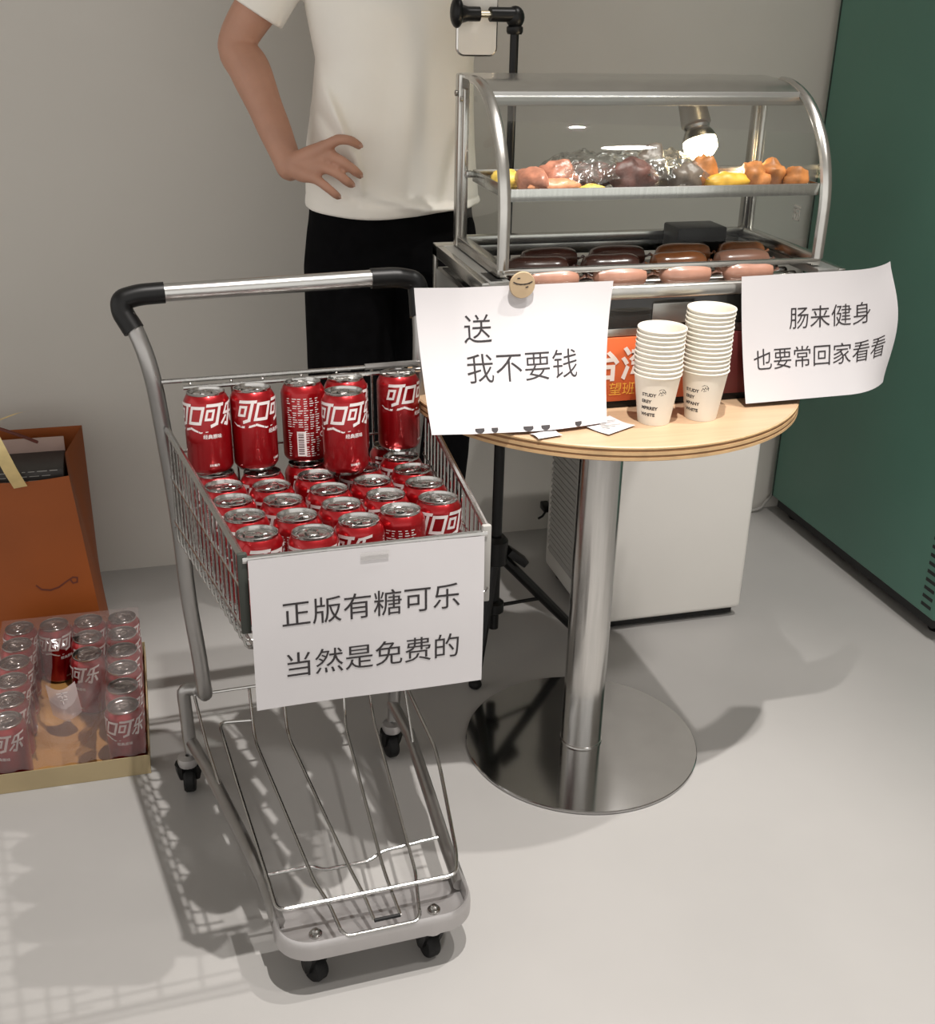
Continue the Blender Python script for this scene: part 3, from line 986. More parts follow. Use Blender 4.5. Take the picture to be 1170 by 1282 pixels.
# roof plate follows the top of the curve, with a folded lip
RP = [arch(.785 + .215 * k / 8) for k in range(9)] + [(DYB, DZ1 - .002)]
vs, fs = [], []
for y, z in RP:
    for x in (DX0 - .004, DX1 + .004):
        vs += [(x, y, z + .003), (x, y, z - .002)]
for k in range(len(RP) - 1):
    a = 4 * k
    fs += [(a, a + 2, a + 6, a + 4), (a + 1, a + 5, a + 7, a + 3), (a, a + 4, a + 5, a + 1), (a + 2, a + 3, a + 7, a + 6)]
fs += [(0, 1, 3, 2), (len(vs) - 4, len(vs) - 2, len(vs) - 1, len(vs) - 3)]
dp(MB().add(vs, fs), 'roof_plate', M_case, True, angle=50)
y0, z0 = arch(.785)
dp(MB().box((DX0 - .003, y0 - .003, z0 - .016), (DX1 + .003, y0 + .003, z0 + .004), .0015), 'roof_lip', M_panel)
dp(MB().box((DX0, DYF - .004, DZ0 + .004), (DX1, DYF + .004, DZ0 + .013), .002), 'front_sill', M_case)
dp(MB().box((DX0, DYB - .016, DZ0), (DX1, DYB, DZ0 + .016), .002), 'back_sill', M_case)
# shelf tray
SZ = 1.030
sy0, sy1 = DYF + .008, DYB - .045
vs = [(DX0 + .012, sy0, SZ), (DX1 - .012, sy0, SZ), (DX1 - .012, sy1, SZ), (DX0 + .012, sy1, SZ)]
dp(MB().box((DX0 + .012, sy0, SZ - .002), (DX1 - .012, sy1, SZ), .0005), 'shelf_plate', M_steel)
for lo, hi in (((DX0 + .010, sy0 - .003, SZ - .004), (DX1 - .010, sy0, SZ + .014)), ((DX0 + .010, sy1, SZ - .004), (DX1 - .010, sy1 + .003, SZ + .014)),
               ((DX0 + .009, sy0, SZ - .004), (DX0 + .012, sy1, SZ + .014)), ((DX1 - .012, sy0, SZ - .004), (DX1 - .009, sy1, SZ + .014))):
    dp(MB().box(lo, hi, .0008), 'shelf_lip', M_steel)
for x in (DX0 + .004, DX1 - .004):
    dp(MB().box((x - .006, sy1 - .004, SZ + .002), (x + .006, sy1 + .012, SZ + .012), .002), 'shelf_bracket', M_chrome)
# small printed mark on the right side glass
mk = MB()
def onmark(x, y):
    return (DX1 - .0008, 1.688 + x, .985 + y)
sv, sf = strokes2d([[(-1, 1), (-1, -1), (1, -1), (1, 1), (-1, 1)], [(-1, .2), (.6, .2)], [(-.4, 1), (-.4, -.6)], [(.3, -.2), (.3, -.8)], [(-1, 1.5), (1.2, 1.5)]], .28, 1)
mk.add([onmark(-x * .009, y * .0085) for x, y in sv], sf)
dp(mk, 'glass_mark', M_white, False)
# heat lamp
lamp_top = Vector((.866, 1.800, 1.160))
ld = Vector((.10, -.45, -.88)).normalized()
dp(MB().tube([lamp_top - ld * .01, lamp_top + ld * .02, lamp_top + ld * .052], [.021, .022, .024], 18), 'lamp_socket', M_lampshell)
neck = lamp_top + ld * .052
dp(MB().lathe([(.019, 0), (.021, .004), (.019, .008), (.022, .012), (.026, .020), (.027, .026)], 20, neck, axis=ld), 'lamp_collar', M_chrome)
dp(MB().lathe([(.0245, .022), (.027, .032), (.0255, .043), (.018, .051), (.008, .0545), (.0005, .055)], 20, neck, axis=ld), 'bulb', M_bulb, label='glowing warm bulb')
dp(MB().tube(catmull([(.893, 1.80, 1.150), (.912, 1.815, 1.142), (.925, 1.83, 1.158), (.93, 1.84, 1.172)], 5), .0015, 6), 'lamp_wire', M_black)
ll = bpy.data.lights.new('heat_lamp_light', 'POINT')
ll.energy = 1.3
ll.color = (1, .78, .5)
ll.shadow_soft_size = .02
lo_ = bpy.data.objects.new('heat_lamp_light', ll)
COL.objects.link(lo_)
lo_.location = neck + ld * .075

# food on the shelf
def lump(name, label, c, r, mt_, seed, amp=.25, freq=60, rot=0, cat='food'):
    mb = MB().ball((0, 0, 0), r, 22, 14)
    out = []
    for p in mb.v:
        v = Vector(p)
        n_ = noise.noise(v * freq + Vector((seed * 3.1, seed, 0)))
        v = v * (1 + amp * n_ + .5 * amp * noise.noise(v * freq * 2.3 + Vector((0, seed, 5))))
        v.z = max(v.z, -r[2] * .8)
        out.append(v)
    mb.v = out
    o = part(name, mb, mt_, None, True, 70)
    o.location = (c[0], c[1], SZ + r[2] * .8 + .0005 + (c[2] if len(c) > 2 else 0))
    o.rotation_euler = (0, 0, rot)
    return tag(o, label, cat, 'cooked snacks on the case shelf')
M_corn = mat('yellow_corn', (.62, .42, .08), .45, noise_amt=.4, noise_scale=140, bump=.6, bump_scale=150)
M_meat = mat('pink_meat', (.42, .17, .11), .35, noise_amt=.35, noise_scale=60, bump=.5, bump_scale=120)
M_ham = mat('salmon_meat', (.55, .23, .12), .35, noise_amt=.3, noise_scale=60, bump=.5, bump_scale=120)
M_plum = mat('dark_plum_meat', (.10, .042, .034), .5, noise_amt=.5, noise_scale=50, bump=.5, bump_scale=100)
M_foil = mat('crinkled_grey_wrap', (.13, .10, .08), .4, .05, noise_amt=.35, noise_scale=40, bump=.5, bump_scale=60)
M_bread = mat('golden_fried_crust', (.43, .16, .045), .5, noise_amt=.45, noise_scale=40, bump=.3, bump_scale=80)
M_yel = mat('bright_yellow_food', (.60, .33, .03), .45, noise_amt=.15, noise_scale=50)
lump('corn_piece', 'yellow corn piece at the left end of the shelf', (.540, 1.725), (.022, .030, .015), M_corn, 1, .12, 110)
lump('meat_skewer', 'pink meat piece, leftmost of the meats on the shelf', (.562, 1.664), (.020, .034, .021), M_meat, 2, .3, 50, .3)
lump('meat_skewer', 'long salmon coloured meat piece at the shelf front, left', (.590, 1.642), (.038, .016, .014), M_ham, 3, .25, 50, .1)
lump('meat_skewer', 'knobbly pink meat behind the salmon piece on the shelf', (.607, 1.680), (.032, .022, .024), M_meat, 4, .35, 60)
lump('pastry', 'pale yellow flat piece at shelf front beside the dark meat', (.644, 1.637), (.022, .013, .009), M_corn, 5, .2, 60)
lump('wrapped_snack', 'dark plum coloured piece under film, left of the bright glint', (.660, 1.685), (.036, .026, .023), M_plum, 6, .3, 50)
lump('wrapped_snack', 'dark plum coloured piece at the middle of the shelf', (.716, 1.660), (.040, .024, .026), M_plum, 7, .3, 50, .2)
lump('wrapped_snack', 'tall grey crinkled wrapped piece at the middle of the shelf', (.757, 1.690), (.030, .030, .034), M_foil, 8, .4, 55)
lump('wrapped_snack', 'small grey crinkled wrapped piece left of the orange food', (.800, 1.655), (.026, .020, .022), M_foil, 9, .45, 55)
lump('fried_snack', 'upright orange fried piece under the bulb', (.836, 1.668), (.021, .021, .030), M_bread, 10, .42, 60)
lump('yellow_snack', 'bright yellow food piece under the bulb at shelf front', (.865, 1.645), (.034, .018, .016), M_yel, 11, .3, 60, -.1)
lump('fried_snack', 'round golden fried piece right of the yellow food', (.913, 1.650), (.023, .022, .023), M_bread, 12, .42, 60)
lump('fried_snack', 'golden fried piece, second from the right end of the shelf', (.952, 1.668), (.024, .024, .023), M_bread, 13, .42, 60)
lump('fried_snack', 'browned fried piece at the right end of the shelf', (.982, 1.645), (.021, .018, .019), M_bread, 14, .42, 60)
def cl(u, v):
    x = .60 + .26 * u
    y = 1.640 + .13 * v
    zz = SZ + .050 + .008 * noise.noise(Vector((x * 40, y * 40, 0))) + .006 * noise.noise(Vector((x * 110, y * 110, 3))) - .030 * (2 * v - 1) ** 4 - .02 * (2 * u - 1) ** 6
    return (x, y, zz)
clo = part('cling_film', MB().grid(cl, 60, 34), M_cling, None, True, 60)
tag(clo, 'crinkled clear cling film over the dark snacks on the shelf', 'plastic film')

# wooden badge pinning the left sign
bd = thing('wooden_badge', 'round wooden badge with a smile at top of the left sign', 'badge', (.520, 1.5665, .919), (radians(90), 0, 0))
part('badge_disc', MB().lathe([(.0001, 0), (.0185, 0), (.0195, .002), (.0185, .0045), (.0001, .005)], 28), M_wood, bd)
bm_ = MB()
sv, sf = strokes2d([[(-.8, .05), (-.55, -.10), (-.2, -.18), (.2, -.18), (.55, -.10), (.8, .05)], [(-.45, .45), (-.3, .45)], [(.3, -.5), (.45, -.45)]], .12, .3)
bm_.add([(x * .017, .004 + y * .014, .0053) for x, y in sv], sf)
part('badge_print', bm_, M_ink, bd, False)

# ------------------------------------------------------------------ tripod with phone
tp = thing('phone_tripod', 'black phone tripod standing behind the display case', 'tripod', (.633, 2.0, 0))
def tpp(mb, name, mt_):
    mb.v = [(x - .633, y - 2.0, z) for x, y, z in mb.v]
    return part(name, mb, mt_, tp)
tpp(MB().tube([(.633, 2.0, .10), (.633, 2.0, .75)], .0105, 14), 'lower_pole', M_black)
tpp(MB().tube([(.633, 2.0, .75), (.633, 2.0, 1.245)], .0075, 12), 'upper_pole', M_black)
tpp(MB().lathe([(.016, .70), (.018, .71), (.018, .75), (.012, .765)], 16, (.633, 2.0, 0), cap0=True, cap1=True), 'pole_collar', M_black)
tpp(MB().lathe([(.014, .245), (.023, .25), (.024, .30), (.016, .31)], 16, (.633, 2.0, 0), cap0=True, cap1=True), 'hub', M_black)
tpp(MB().lathe([(.014, .135), (.020, .14), (.020, .16), (.014, .165)], 16, (.633, 2.0, 0), cap0=True, cap1=True), 'lower_hub', M_black)
for fx, fy in ((.578, 1.935), (.860, 2.065), (.545, 2.145)):
    a = Vector((.633, 2.0, .275))
    b = Vector((fx, fy, .010))
    tpp(MB().tube([a, a.lerp(b, .5), b], [.011, .011, .0095], 10), 'leg', M_black)
    tpp(MB().ball((fx, fy, .011), (.014, .014, .011), 12, 8), 'rubber_foot', M_rubber)
    mid = a.lerp(b, .52)
    tpp(MB().tube([(.633, 2.0, .15), mid], .004, 8), 'strut', M_black)
tpp(MB().box((.655, 1.995, .245), (.705, 2.025, .262), .003, rot=Matrix.Rotation(radians(40), 3, 'Y')), 'leg_clip', M_black)
tpp(MB().ball((.633, 2.0, 1.262), (.016, .015, .018), 16, 10), 'ball_joint', M_black)
tpp(MB().lathe([(.012, 1.236), (.014, 1.240), (.014, 1.247), (.010, 1.25)], 14, (.633, 2.0, 0), cap0=True, cap1=True), 'neck_ring', M_black)
tpp(MB().tube([(.630, 1.998, 1.266), (.588, 1.995, 1.266)], .0115, 14), 'clamp_arm', M_black)
tpp(MB().tube([(.590, 1.995, 1.266), (.566, 1.995, 1.266)], .0058, 12), 'clamp_screw', M_brass)
tpp(MB().tube([(.570, 1.995, 1.266), (.550, 1.995, 1.266), (.541, 1.995, 1.266), (.534, 1.995, 1.266)], [.0115, .0115, .014, .018], 16), 'clamp_jaw', M_black)
tpp(MB().ball((.531, 1.993, 1.268), (.011, .019, .024), 16, 12), 'clamp_knob', M_black)
ph = thing('smartphone', 'white smartphone held in the tripod clamp, only its lower end visible', 'phone', (.572, 2.0165, 1.203))
def rrect(wx, wz, r, n=6):
    pts = []
    for cx, cz, a0 in ((wx / 2 - r, wz - r, 0), (-wx / 2 + r, wz - r, pi / 2), (-wx / 2 + r, r, pi), (wx / 2 - r, r, 1.5 * pi)):
        for k in range(n + 1):
            a = a0 + pi / 2 * k / n
            pts.append((cx + r * cos(a), cz + r * sin(a)))
    return pts
rr = rrect(.066, .145, .011)
n = len(rr)
vs = [(x, -.004, z) for x, z in rr] + [(x, .004, z) for x, z in rr]
part('phone_body', MB().add(vs, [tuple(range(n)), tuple(range(n, 2 * n))[::-1]] + [(i, i + n, (i + 1) % n + n, (i + 1) % n) for i in range(n)]), M_phone, ph, True, 40)
part('phone_rim', MB().tube([(x, 0, z) for x, z in rr], .0032, 8, closed=True), M_steel, ph)

# ------------------------------------------------------------------ white appliance under the table
BX0, BX1, BY0, BY1, BH = .888, 1.252, 2.085, 2.41, .62
wb = thing('mini_fridge', 'white enamel mini fridge standing behind the steel table column', 'appliance', ((BX0 + BX1) / 2, (BY0 + BY1) / 2, 0))
def wp(mb, name, mt_, label=None, parent=wb):
    L = wb.location
    mb.v = [(x - L.x, y - L.y, z) for x, y, z in mb.v]
    return part(name, mb, mt_, parent, True, label=label)
wp(MB().box((BX0, BY0 + .03, .020), (BX1, BY1, BH), .012, 3), 'cabinet', M_appliance)
wp(MB().box((BX0 - .001, BY0, .022), (BX1 + .001, BY0 + .028, BH + .002), .012, 3), 'door', M_appliance)
wp(MB().box((BX0 + .015, BY0 + .012, .006), (BX1 - .015, BY1 - .02, .022), .003), 'plinth', M_black)
for x in (BX0 + .03, BX1 - .03):
    for y in (BY0 + .04, BY1 - .05):
        wp(MB().lathe([(.014, 0), (.016, .003), (.013, .012)], 12, (x, y, 0), cap0=True), 'foot', M_black)
gr = wp(MB().box((BX0 - .003, BY0 + .05, .07), (BX0 + .002, BY1 - .035, BH - .05), .002), 'side_grille', M_grille)
for k in range(34):
    z = .08 + k * .0145
    wp(MB().box((BX0 - .0065, BY0 + .055, z), (BX0 - .002, BY1 - .04, z + .0085), rot=Matrix.Rotation(.5, 3, 'Y')), 'louvre', M_grille, parent=gr)

# ------------------------------------------------------------------ green cooler on the right
GX0, GX1, GY0, GY1, GH = 1.617, 2.25, 1.880, 2.615, 2.0
gf = thing('display_cooler', 'tall teal green cooler cabinet against the wall at the right', 'cooler', ((GX0 + GX1) / 2, (GY0 + GY1) / 2, 0))
def gp(mb, name, mt_, parent=gf):
    L = gf.location
    mb.v = [(x - L.x, y - L.y, z) for x, y, z in mb.v]
    return part(name, mb, mt_, parent)
gp(MB().box((GX0, GY0 + .006, .048), (GX1, GY1, GH), .006, 3), 'cabinet', M_green)
gp(MB().box((GX0 + .012, GY0 + .02, .020), (GX1 - .012, GY1 - .02, .05), .003), 'plinth', M_dark)
gp(MB().box((GX0 + .003, GY0 - .028, .33), (GX1 - .003, GY0 + .006, GH - .05), .008), 'door', M_green)
gp(MB().box((GX0 + .03, GY0 - .030, .42), (GX1 - .08, GY0 - .026, GH - .2), .003), 'door_glass', mat('dark_door_glass', (.02, .03, .03), .05, noise_amt=.1))
gp(MB().tube(fillet([(GX0 + .04, GY0 - .028, .9), (GX0 + .04, GY0 - .06, .92), (GX0 + .04, GY0 - .06, 1.3), (GX0 + .04, GY0 - .028, 1.32)], .015, 4), .009, 10), 'door_handle', M_black)
gp(MB().box((GX0 + .002, GY0 - .022, .055), (GX1 - .002, GY0 + .006, .32), .006), 'kick_panel', mat('light_teal_enamel', (.10, .30, .23), .4, noise_amt=.04))
for k in range(13):
    z = .068 + k * .0200
    gp(MB().box((GX0 - .0012, GY0 + .022, z), (GX0 + .002, GY0 + .056, z + .008), .0006), 'vent_slot', M_dark)
for y in (GY0 + .05, GY1 - .06):
    for x in (GX0 + .05, GX1 - .05):
        gp(MB().lathe([(.018, 0), (.02, .004), (.012, .010), (.012, .03)], 14, (x, y, 0), cap0=True), 'foot', M_black)
for lo, hi in (((GX0 - .001, GY1 - .012, .05), (GX0 + .001, GY1 - .008, GH - .01)),):
    gp(MB().box(lo, hi), 'seam', M_dark)
cable = MB().tube(catmull([(1.50, 2.625, .006), (1.54, 2.615, .006), (1.585, 2.612, .010), (1.612, 2.628, .02), (1.64, 2.632, .05)], 5), .004, 8)
tag(part('power_cable', cable, M_grille, None), 'grey power cable on the floor beside the green cooler', 'cable')
tag(part('floor_plug', MB().box((.952, 2.604, .062), (.972, 2.6395, .082), .003).tube([(.957, 2.606, .066), (.945, 2.596, .058), (.935, 2.60, .050)], .003, 6), M_black, None), 'small black plug on the wall beside the mini fridge', 'plug')
tag(part('wall_cord', MB().tube(catmull([(.70, 2.634, .60), (.68, 2.634, .46), (.635, 2.634, .34), (.61, 2.634, .20), (.60, 2.634, .02)], 6), .003, 6), M_grille, None), 'thin grey cord hanging down the wall left of the tripod', 'cord')

# ------------------------------------------------------------------ soda pack in tray at left
PX = [-.300, -.2345, -.169, -.1035]
PY = [1.842 + .0656 * k for k in range(6)]
TX0, TX1, TY0, TY1 = -.337, -.068, 1.803, 2.206
tr = thing('can_tray', 'low gold cardboard can tray on the floor left of the cart', 'tray', ((TX0 + TX1) / 2, (TY0 + TY1) / 2, 0))
def trp(mb, name, mt_, parent=tr):
    L = tr.location
    mb.v = [(x - L.x, y - L.y, z) for x, y, z in mb.v]
    return part(name, mb, mt_, parent, False)
trp(MB().box((TX0, TY0, .0005), (TX1, TY1, .003)), 'tray_bottom', M_tray_in)
for lo, hi in (((TX0 - .002, TY0 - .002, .0005), (TX1 + .002, TY0, .040)), ((TX0 - .002, TY1, .0005), (TX1 + .002, TY1 + .002, .040)),
               ((TX0 - .002, TY0, .0005), (TX0, TY1, .040)), ((TX1, TY0, .0005), (TX1 + .002, TY1, .030))):
    trp(MB().box(lo, hi), 'tray_wall', M_tray)
place = [(0, r) for r in range(6)] + [(1, 5)] + [(2, 3), (2, 4), (2, 5)] + [(3, r) for r in range(6)]
rl = ['front', 'second from the front', 'third from the front', 'third from the back', 'second from the back', 'rearmost']
cl_ = ['left column', 'second column', 'third column', 'right column']
for c, r in place:
    mtx = Matrix.Translation((PX[c], PY[r], .0034)) @ Matrix.Rotation(radians(random.uniform(-60, 60) if r else (-20 if c else -35)), 4, 'Z')
    make_can('film wrapped red soda can in the floor tray, %s, %s' % (cl_[c], rl[r]), 'cans in the tray on the floor', mtx)
# shrink film: tight over the cans, torn open and slack over the emptied middle
def fz(x, y):
    top = .1272
    g = 0.0
    if -.262 < x < -.140:
        t = (x + .262) / .122
        g = sin(pi * t) ** .6
        lim = 2.13 if x < -.205 else 1.99
        g *= max(0, min(1, (lim - y) / .05))
    return top - .060 * g
def wrapf(u, v):
    x = TX0 + .003 + (TX1 - TX0 - .006) * u
    if v < .16:
        k = v / .16
        z1 = fz(x, TY0 + .006)
        return (x, TY0 + .0012 + .003 * k, .042 + (z1 - .042) * k + .002 * sin(u * 40))
    k = (v - .16) / .84
    y = TY0 + .008 + (TY1 - TY0 - .012) * k
    return (x, y, fz(x, y) + .0008 * noise.noise(Vector((x * 60, y * 60, 1))))
vs = [wrapf(i / 44, j / 44) for j in range(45) for i in range(45)]
fs = []
for j in range(44):
    for i in range(44):
        x, y, zz = vs[j * 45 + i]
        if -.243 < x < -.19 and 1.96 < y < 2.10 and j > 8:
            continue
        fs.append((j * 45 + i, j * 45 + i + 1, (j + 1) * 45 + i + 1, (j + 1) * 45 + i))
wf = part('shrink_film', MB().add(vs, fs), M_wrap, None, True, 70)
tag(wf, 'torn clear shrink film stretched over the tray of cans', 'plastic film')
mb = MB().grid(lambda u, v: (-.2425 + .052 * u + .008 * v, 1.965 - .012 * sin(pi * u) - .02 * v, .112 - .055 * v - .008 * sin(pi * u)), 10, 8)
fl = part('film_flap', mb, film('printed_film', (.9, .85, .85), .5, (.55, .47, .46), .15, .9), wf)
ic = strokes2d([[(-.6, .8), (.7, .9)], [(-.5, .4), (.2, .6), (.6, .3)], [(0, .9), (.1, -.6)], [(-.2, -.1), (.6, 0)]], .12, .4)
part('flap_print', MB().add([(-.214 + x * .014, 1.941, .090 + y * .016) for x, y in ic[0]], ic[1]), M_print, fl, False)

# ------------------------------------------------------------------ orange bag
bgx0, bgx1, bgy0, bgy1 = -.50, -.160, 2.300, 2.490
bag = thing('gift_bag', 'large orange gift bag on the floor against the wall', 'bag', ((bgx0 + bgx1) / 2, (bgy0 + bgy1) / 2, 0))
def bp_(mb, name, mt_, smooth=True, parent=bag, angle=50):
    L = bag.location
    mb.v = [(x - L.x, y - L.y, z) for x, y, z in mb.v]
    return part(name, mb, mt_, parent, smooth, angle)
def front_panel(u, v):
    x = bgx0 + (bgx1 - bgx0 - .022 * v) * u + .012 * (1 - v) * u
    return (x, bgy0 - .018 * sin(pi * u) * (1 - .6 * v) + .012 * v, .385 * v - .008 * v * sin(pi * u) ** 2 * 0 + .004 * v * sin(pi * (u * 2)))
bp_(MB().grid(front_panel, 30, 20), 'front_panel', M_bag)
bp_(MB().grid(lambda u, v: (bgx0 + (bgx1 + .004 - bgx0) * u, bgy1 - .01 * v, .432 * v), 6, 10), 'back_panel', M_bag)
def side_panel(u, v):
    zt = .372 + (.432 - .372) * u
    crease = -.022 * (1 - abs(2 * u - 1)) * v
    x0 = front_panel(1, v)[0]
    return (x0 + (bgx1 + .004 - x0) * u + crease + .012 * (1 - v) * sin(pi * u), bgy0 + .012 * v + (bgy1 - bgy0 - .022 * v) * u, zt * v)
bp_(MB().grid(side_panel, 12, 14), 'side_panel', M_bag)
bp_(MB().grid(lambda u, v: (bgx0, bgy0 + (bgy1 - bgy0) * u, .40 * v), 4, 6), 'side_panel', M_bag)
bp_(MB().box((bgx0, bgy0, .001), (bgx1, bgy1 - .002, .004)), 'bag_bottom', M_bag, False)
cr_ = strokes2d([[(-1, .1), (-.8, -.1), (-.4, -.18), (0, -.1), (.4, .1), (.75, .25), (.95, .2), (.9, .0), (.7, -.02), (.62, .14)]], .07, .2)
def on_bag(x, y):
    u = (x - bgx0) / (bgx1 - bgx0)
    p = front_panel(u, y / .385)
    return (p[0], p[1] - .0012, p[2])
bp_(MB().add([on_bag(-.228 + x * .042, .150 + y * .05) for x, y in cr_[0]], cr_[1]), 'printed_mark', mat('brown_print', (.12, .025, .012), .6, noise_amt=.1), False)
carton = thing('carton', 'black carton with tiny white print inside the orange bag', 'box', (-.335, 2.385, .0))
part('carton_body', MB().box((-.145, -.055, .005), (.142, .055, .394), .002), M_box, carton)
part('carton_top_band', MB().box((-.1455, .052, .380), (.1425, .056, .425), .001), M_pinkcard, carton)
pr_ = MB()
rn = random.Random(5)
for k in range(5):
    x = -.07
    while x < .12:
        wd = rn.uniform(.006, .02)
        pr_.box((x, -.0556, .3915 - k * .010 + .0, ), (x + wd, -.0553, .393 - k * .010))
        x += wd + .005
part('carton_print', pr_, M_grille, carton, False)
rb = MB()
def ribbon(pts, wid, n=5):
    P = catmull(pts, n)
    vs, fs = [], []
    for i, p in enumerate(P):
        vs += [p - Vector((wid / 2, 0, 0)), p + Vector((wid / 2, 0, wid * .12))]
    for i in range(len(P) - 1):
        fs.append((2 * i, 2 * i + 1, 2 * i + 3, 2 * i + 2))
    rb.add(vs, fs)
ribbon([(-.275, 2.302, .370), (-.288, 2.292, .41), (-.302, 2.290, .455), (-.318, 2.30, .495), (-.335, 2.31, .515)], .026)
ribbon([(-.335, 2.305, .505), (-.30, 2.30, .515), (-.262, 2.298, .528), (-.235, 2.298, .532)], .012)
ro = part('ribbon', rb, M_gold, None, True, 70)
tag(ro, 'gold ribbon tied above the orange bag', 'ribbon')
part('ribbon_cord', MB().tube(catmull([(-.335, 2.306, .508), (-.30, 2.30, .50), (-.262, 2.31, .478), (-.235, 2.33, .455)], 5), .0035, 6), mat('dark_red_cord', (.12, .03, .02), .6, noise_amt=.1), ro)

# ------------------------------------------------------------------ person
PYC = 2.26
per = thing('person', 'person in white T-shirt and black trousers, hand on hip, behind the cart', 'person', (.478, PYC, 0))
PO = Vector((.478, PYC, 0))
def cap(mb, path, rad, n=14, rounded=True):
    """closed limb shell with rounded ends"""
    P = [Vector(p) for p in path]
    R = list(rad)
    if rounded:
        d0 = (P[0] - P[1]).normalized()
        d1 = (P[-1] - P[-2]).normalized()
        pre = [(P[0] + d0 * R[0] * sin(a), R[0] * cos(a)) for a in (pi / 2.05, pi / 3, pi / 6)]
        post = [(P[-1] + d1 * R[-1] * sin(a), R[-1] * cos(a)) for a in (pi / 6, pi / 3, pi / 2.05)]
        P = [p for p, _ in pre] + P + [p for p, _ in post]
        R = [r for _, r in pre] + R + [r for _, r in post]
    mb.tube(P, R, n)
def cap_s(mb, path, rad, k=4, n=14):
    """smooth interpolated limb"""
    P = catmull(path, k)
    R = []
    for i in range(len(rad) - 1):
        for j in range(k):
            t = j / k
            R.append(rad[i] + (rad[i + 1] - rad[i]) * (3 * t * t - 2 * t ** 3))
    R.append(rad[-1])
    cap(mb, P, R, n)
body = MB()
# trunk, neck, head (hidden parts kept slimmer than the clothes)
cap_s(body, [(.478, PYC, .88), (.478, PYC, 1.05), (.482, PYC, 1.25), (.482, PYC + .005, 1.40)], [.085, .08, .088, .07])
cap_s(body, [(.345, PYC + .01, 1.405), (.482, PYC + .01, 1.43), (.62, PYC + .01, 1.405)], [.048, .055, .048])
cap_s(body, [(.482, PYC + .01, 1.42), (.482, PYC, 1.50), (.482, PYC - .01, 1.55)], [.055, .05, .052])
body.ball((.482, PYC - .015, 1.625), (.074, .092, .115), 24, 18)
body.ball((.482, PYC - .040, 1.565), (.052, .058, .048), 18, 12)
cap_s(body, [(.482, PYC - .105, 1.645), (.482, PYC - .116, 1.62), (.482, PYC - .118, 1.602)], [.009, .012, .015])
for s in (-1, 1):
    body.ball((.482 + s * .075, PYC - .005, 1.62), (.010, .018, .030), 12, 10)
    body.ball((.482 + s * .018, PYC - .103, 1.605), (.010, .010, .008), 10, 8)
body.ball((.482, PYC - .098, 1.568), (.024, .012, .006), 12, 8)
body.ball((.482, PYC - .097, 1.557), (.020, .012, .007), 12, 8)
for s in (-1, 1):
    body.ball((.482 + s * .032, PYC - .097, 1.648), (.022, .012, .007), 12, 8)
# arm on the hip: shoulder, elbow out to the left, wrist at the waist
SH, EL, WR = Vector((.325, PYC + .01, 1.405)), Vector((.203, 2.285, 1.205)), Vector((.272, 2.172, 1.004))
cap_s(body, [SH, SH.lerp(EL, .55), EL + Vector((-.002, .003, .002)), EL.lerp(WR, .22), EL.lerp(WR, .6), WR], [.046, .040, .0345, .0375, .031, .0255], 6, 18)
body.ball(EL + Vector((-.010, .008, -.004)), (.028, .028, .030), 14, 10)
# back of the hand
fingers = [
    [Vector((0.3293, 2.1220, 1.0436)), Vector((0.3496, 2.1060, 1.0574)), Vector((0.3705, 2.1040, 1.0561)), Vector((0.3874, 2.1120, 1.0469))],
    [Vector((0.3360, 2.1220, 1.0299)), Vector((0.3559, 2.1060, 1.0208)), Vector((0.3767, 2.1040, 1.0057)), Vector((0.3880, 2.1120, 0.9962))],
    [Vector((0.3240, 2.1220, 1.0095)), Vector((0.3440, 2.1060, 1.0018)), Vector((0.3634, 2.1040, 0.9867)), Vector((0.3733, 2.1120, 0.9798))],
    [Vector((0.3078, 2.1220, 0.9919)), Vector((0.3235, 2.1060, 0.9802)), Vector((0.3400, 2.1040, 0.9663)), Vector((0.3483, 2.1120, 0.9594))],
]
K = [f_[0] for f_ in fingers]
for k_, rr_ in zip(K, (.0130, .0138, .0132, .0118)):
    cap_s(body, [WR + Vector((.004, -.004, .004)), WR.lerp(k_, .5), k_], [.021, .0180, rr_], 4, 12)
    body.ball(k_ + Vector((0, -.004, .001)), (.0085, .0085, .0085), 10, 8)
for f_, r0 in zip(fingers, (.0093, .0093, .0090, .0082)):
    cap_s(body, f_, [r0 * 1.2, r0, r0 * .95, r0 * .82], 4, 12)
    body.ball(f_[1], (r0 * 1.08, r0 * 1.08, r0 * 1.08), 10, 8)
cap_s(body, [WR + Vector((.006, .012, .004)), Vector((.292, 2.195, 1.006)), Vector((.306, 2.222, 1.008)), Vector((.312, 2.245, 1.004))], [.018, .0145, .0115, .0095], 4, 10)
# other arm folded behind the back
SR, ER, WRr = Vector((.622, PYC + .01, 1.405)), Vector((.585, 2.40, 1.19)), Vector((.52, 2.42, 1.05))
cap_s(body, [SR, SR.lerp(ER, .5), ER, ER.lerp(WRr, .5), WRr], [.050, .044, .038, .034, .026], 5, 16)
cap_s(body, [WRr, WRr + Vector((-.05, .004, -.012))], [.024, .022], 4, 12)
for k in range(4):
    b0 = WRr + Vector((-.052, .006, .014 - .018 * k))
    cap_s(body, [b0, b0 + Vector((-.03, -.004, -.004)), b0 + Vector((-.055 - .006 * (k in (1, 2)), -.012, -.012))], [.0105, .0095, .008], 3, 10)
cap_s(body, [WRr + Vector((-.01, 0, .012)), WRr + Vector((-.035, -.004, .045)), WRr + Vector((-.055, -.006, .058))], [.015, .011, .009], 3, 10)
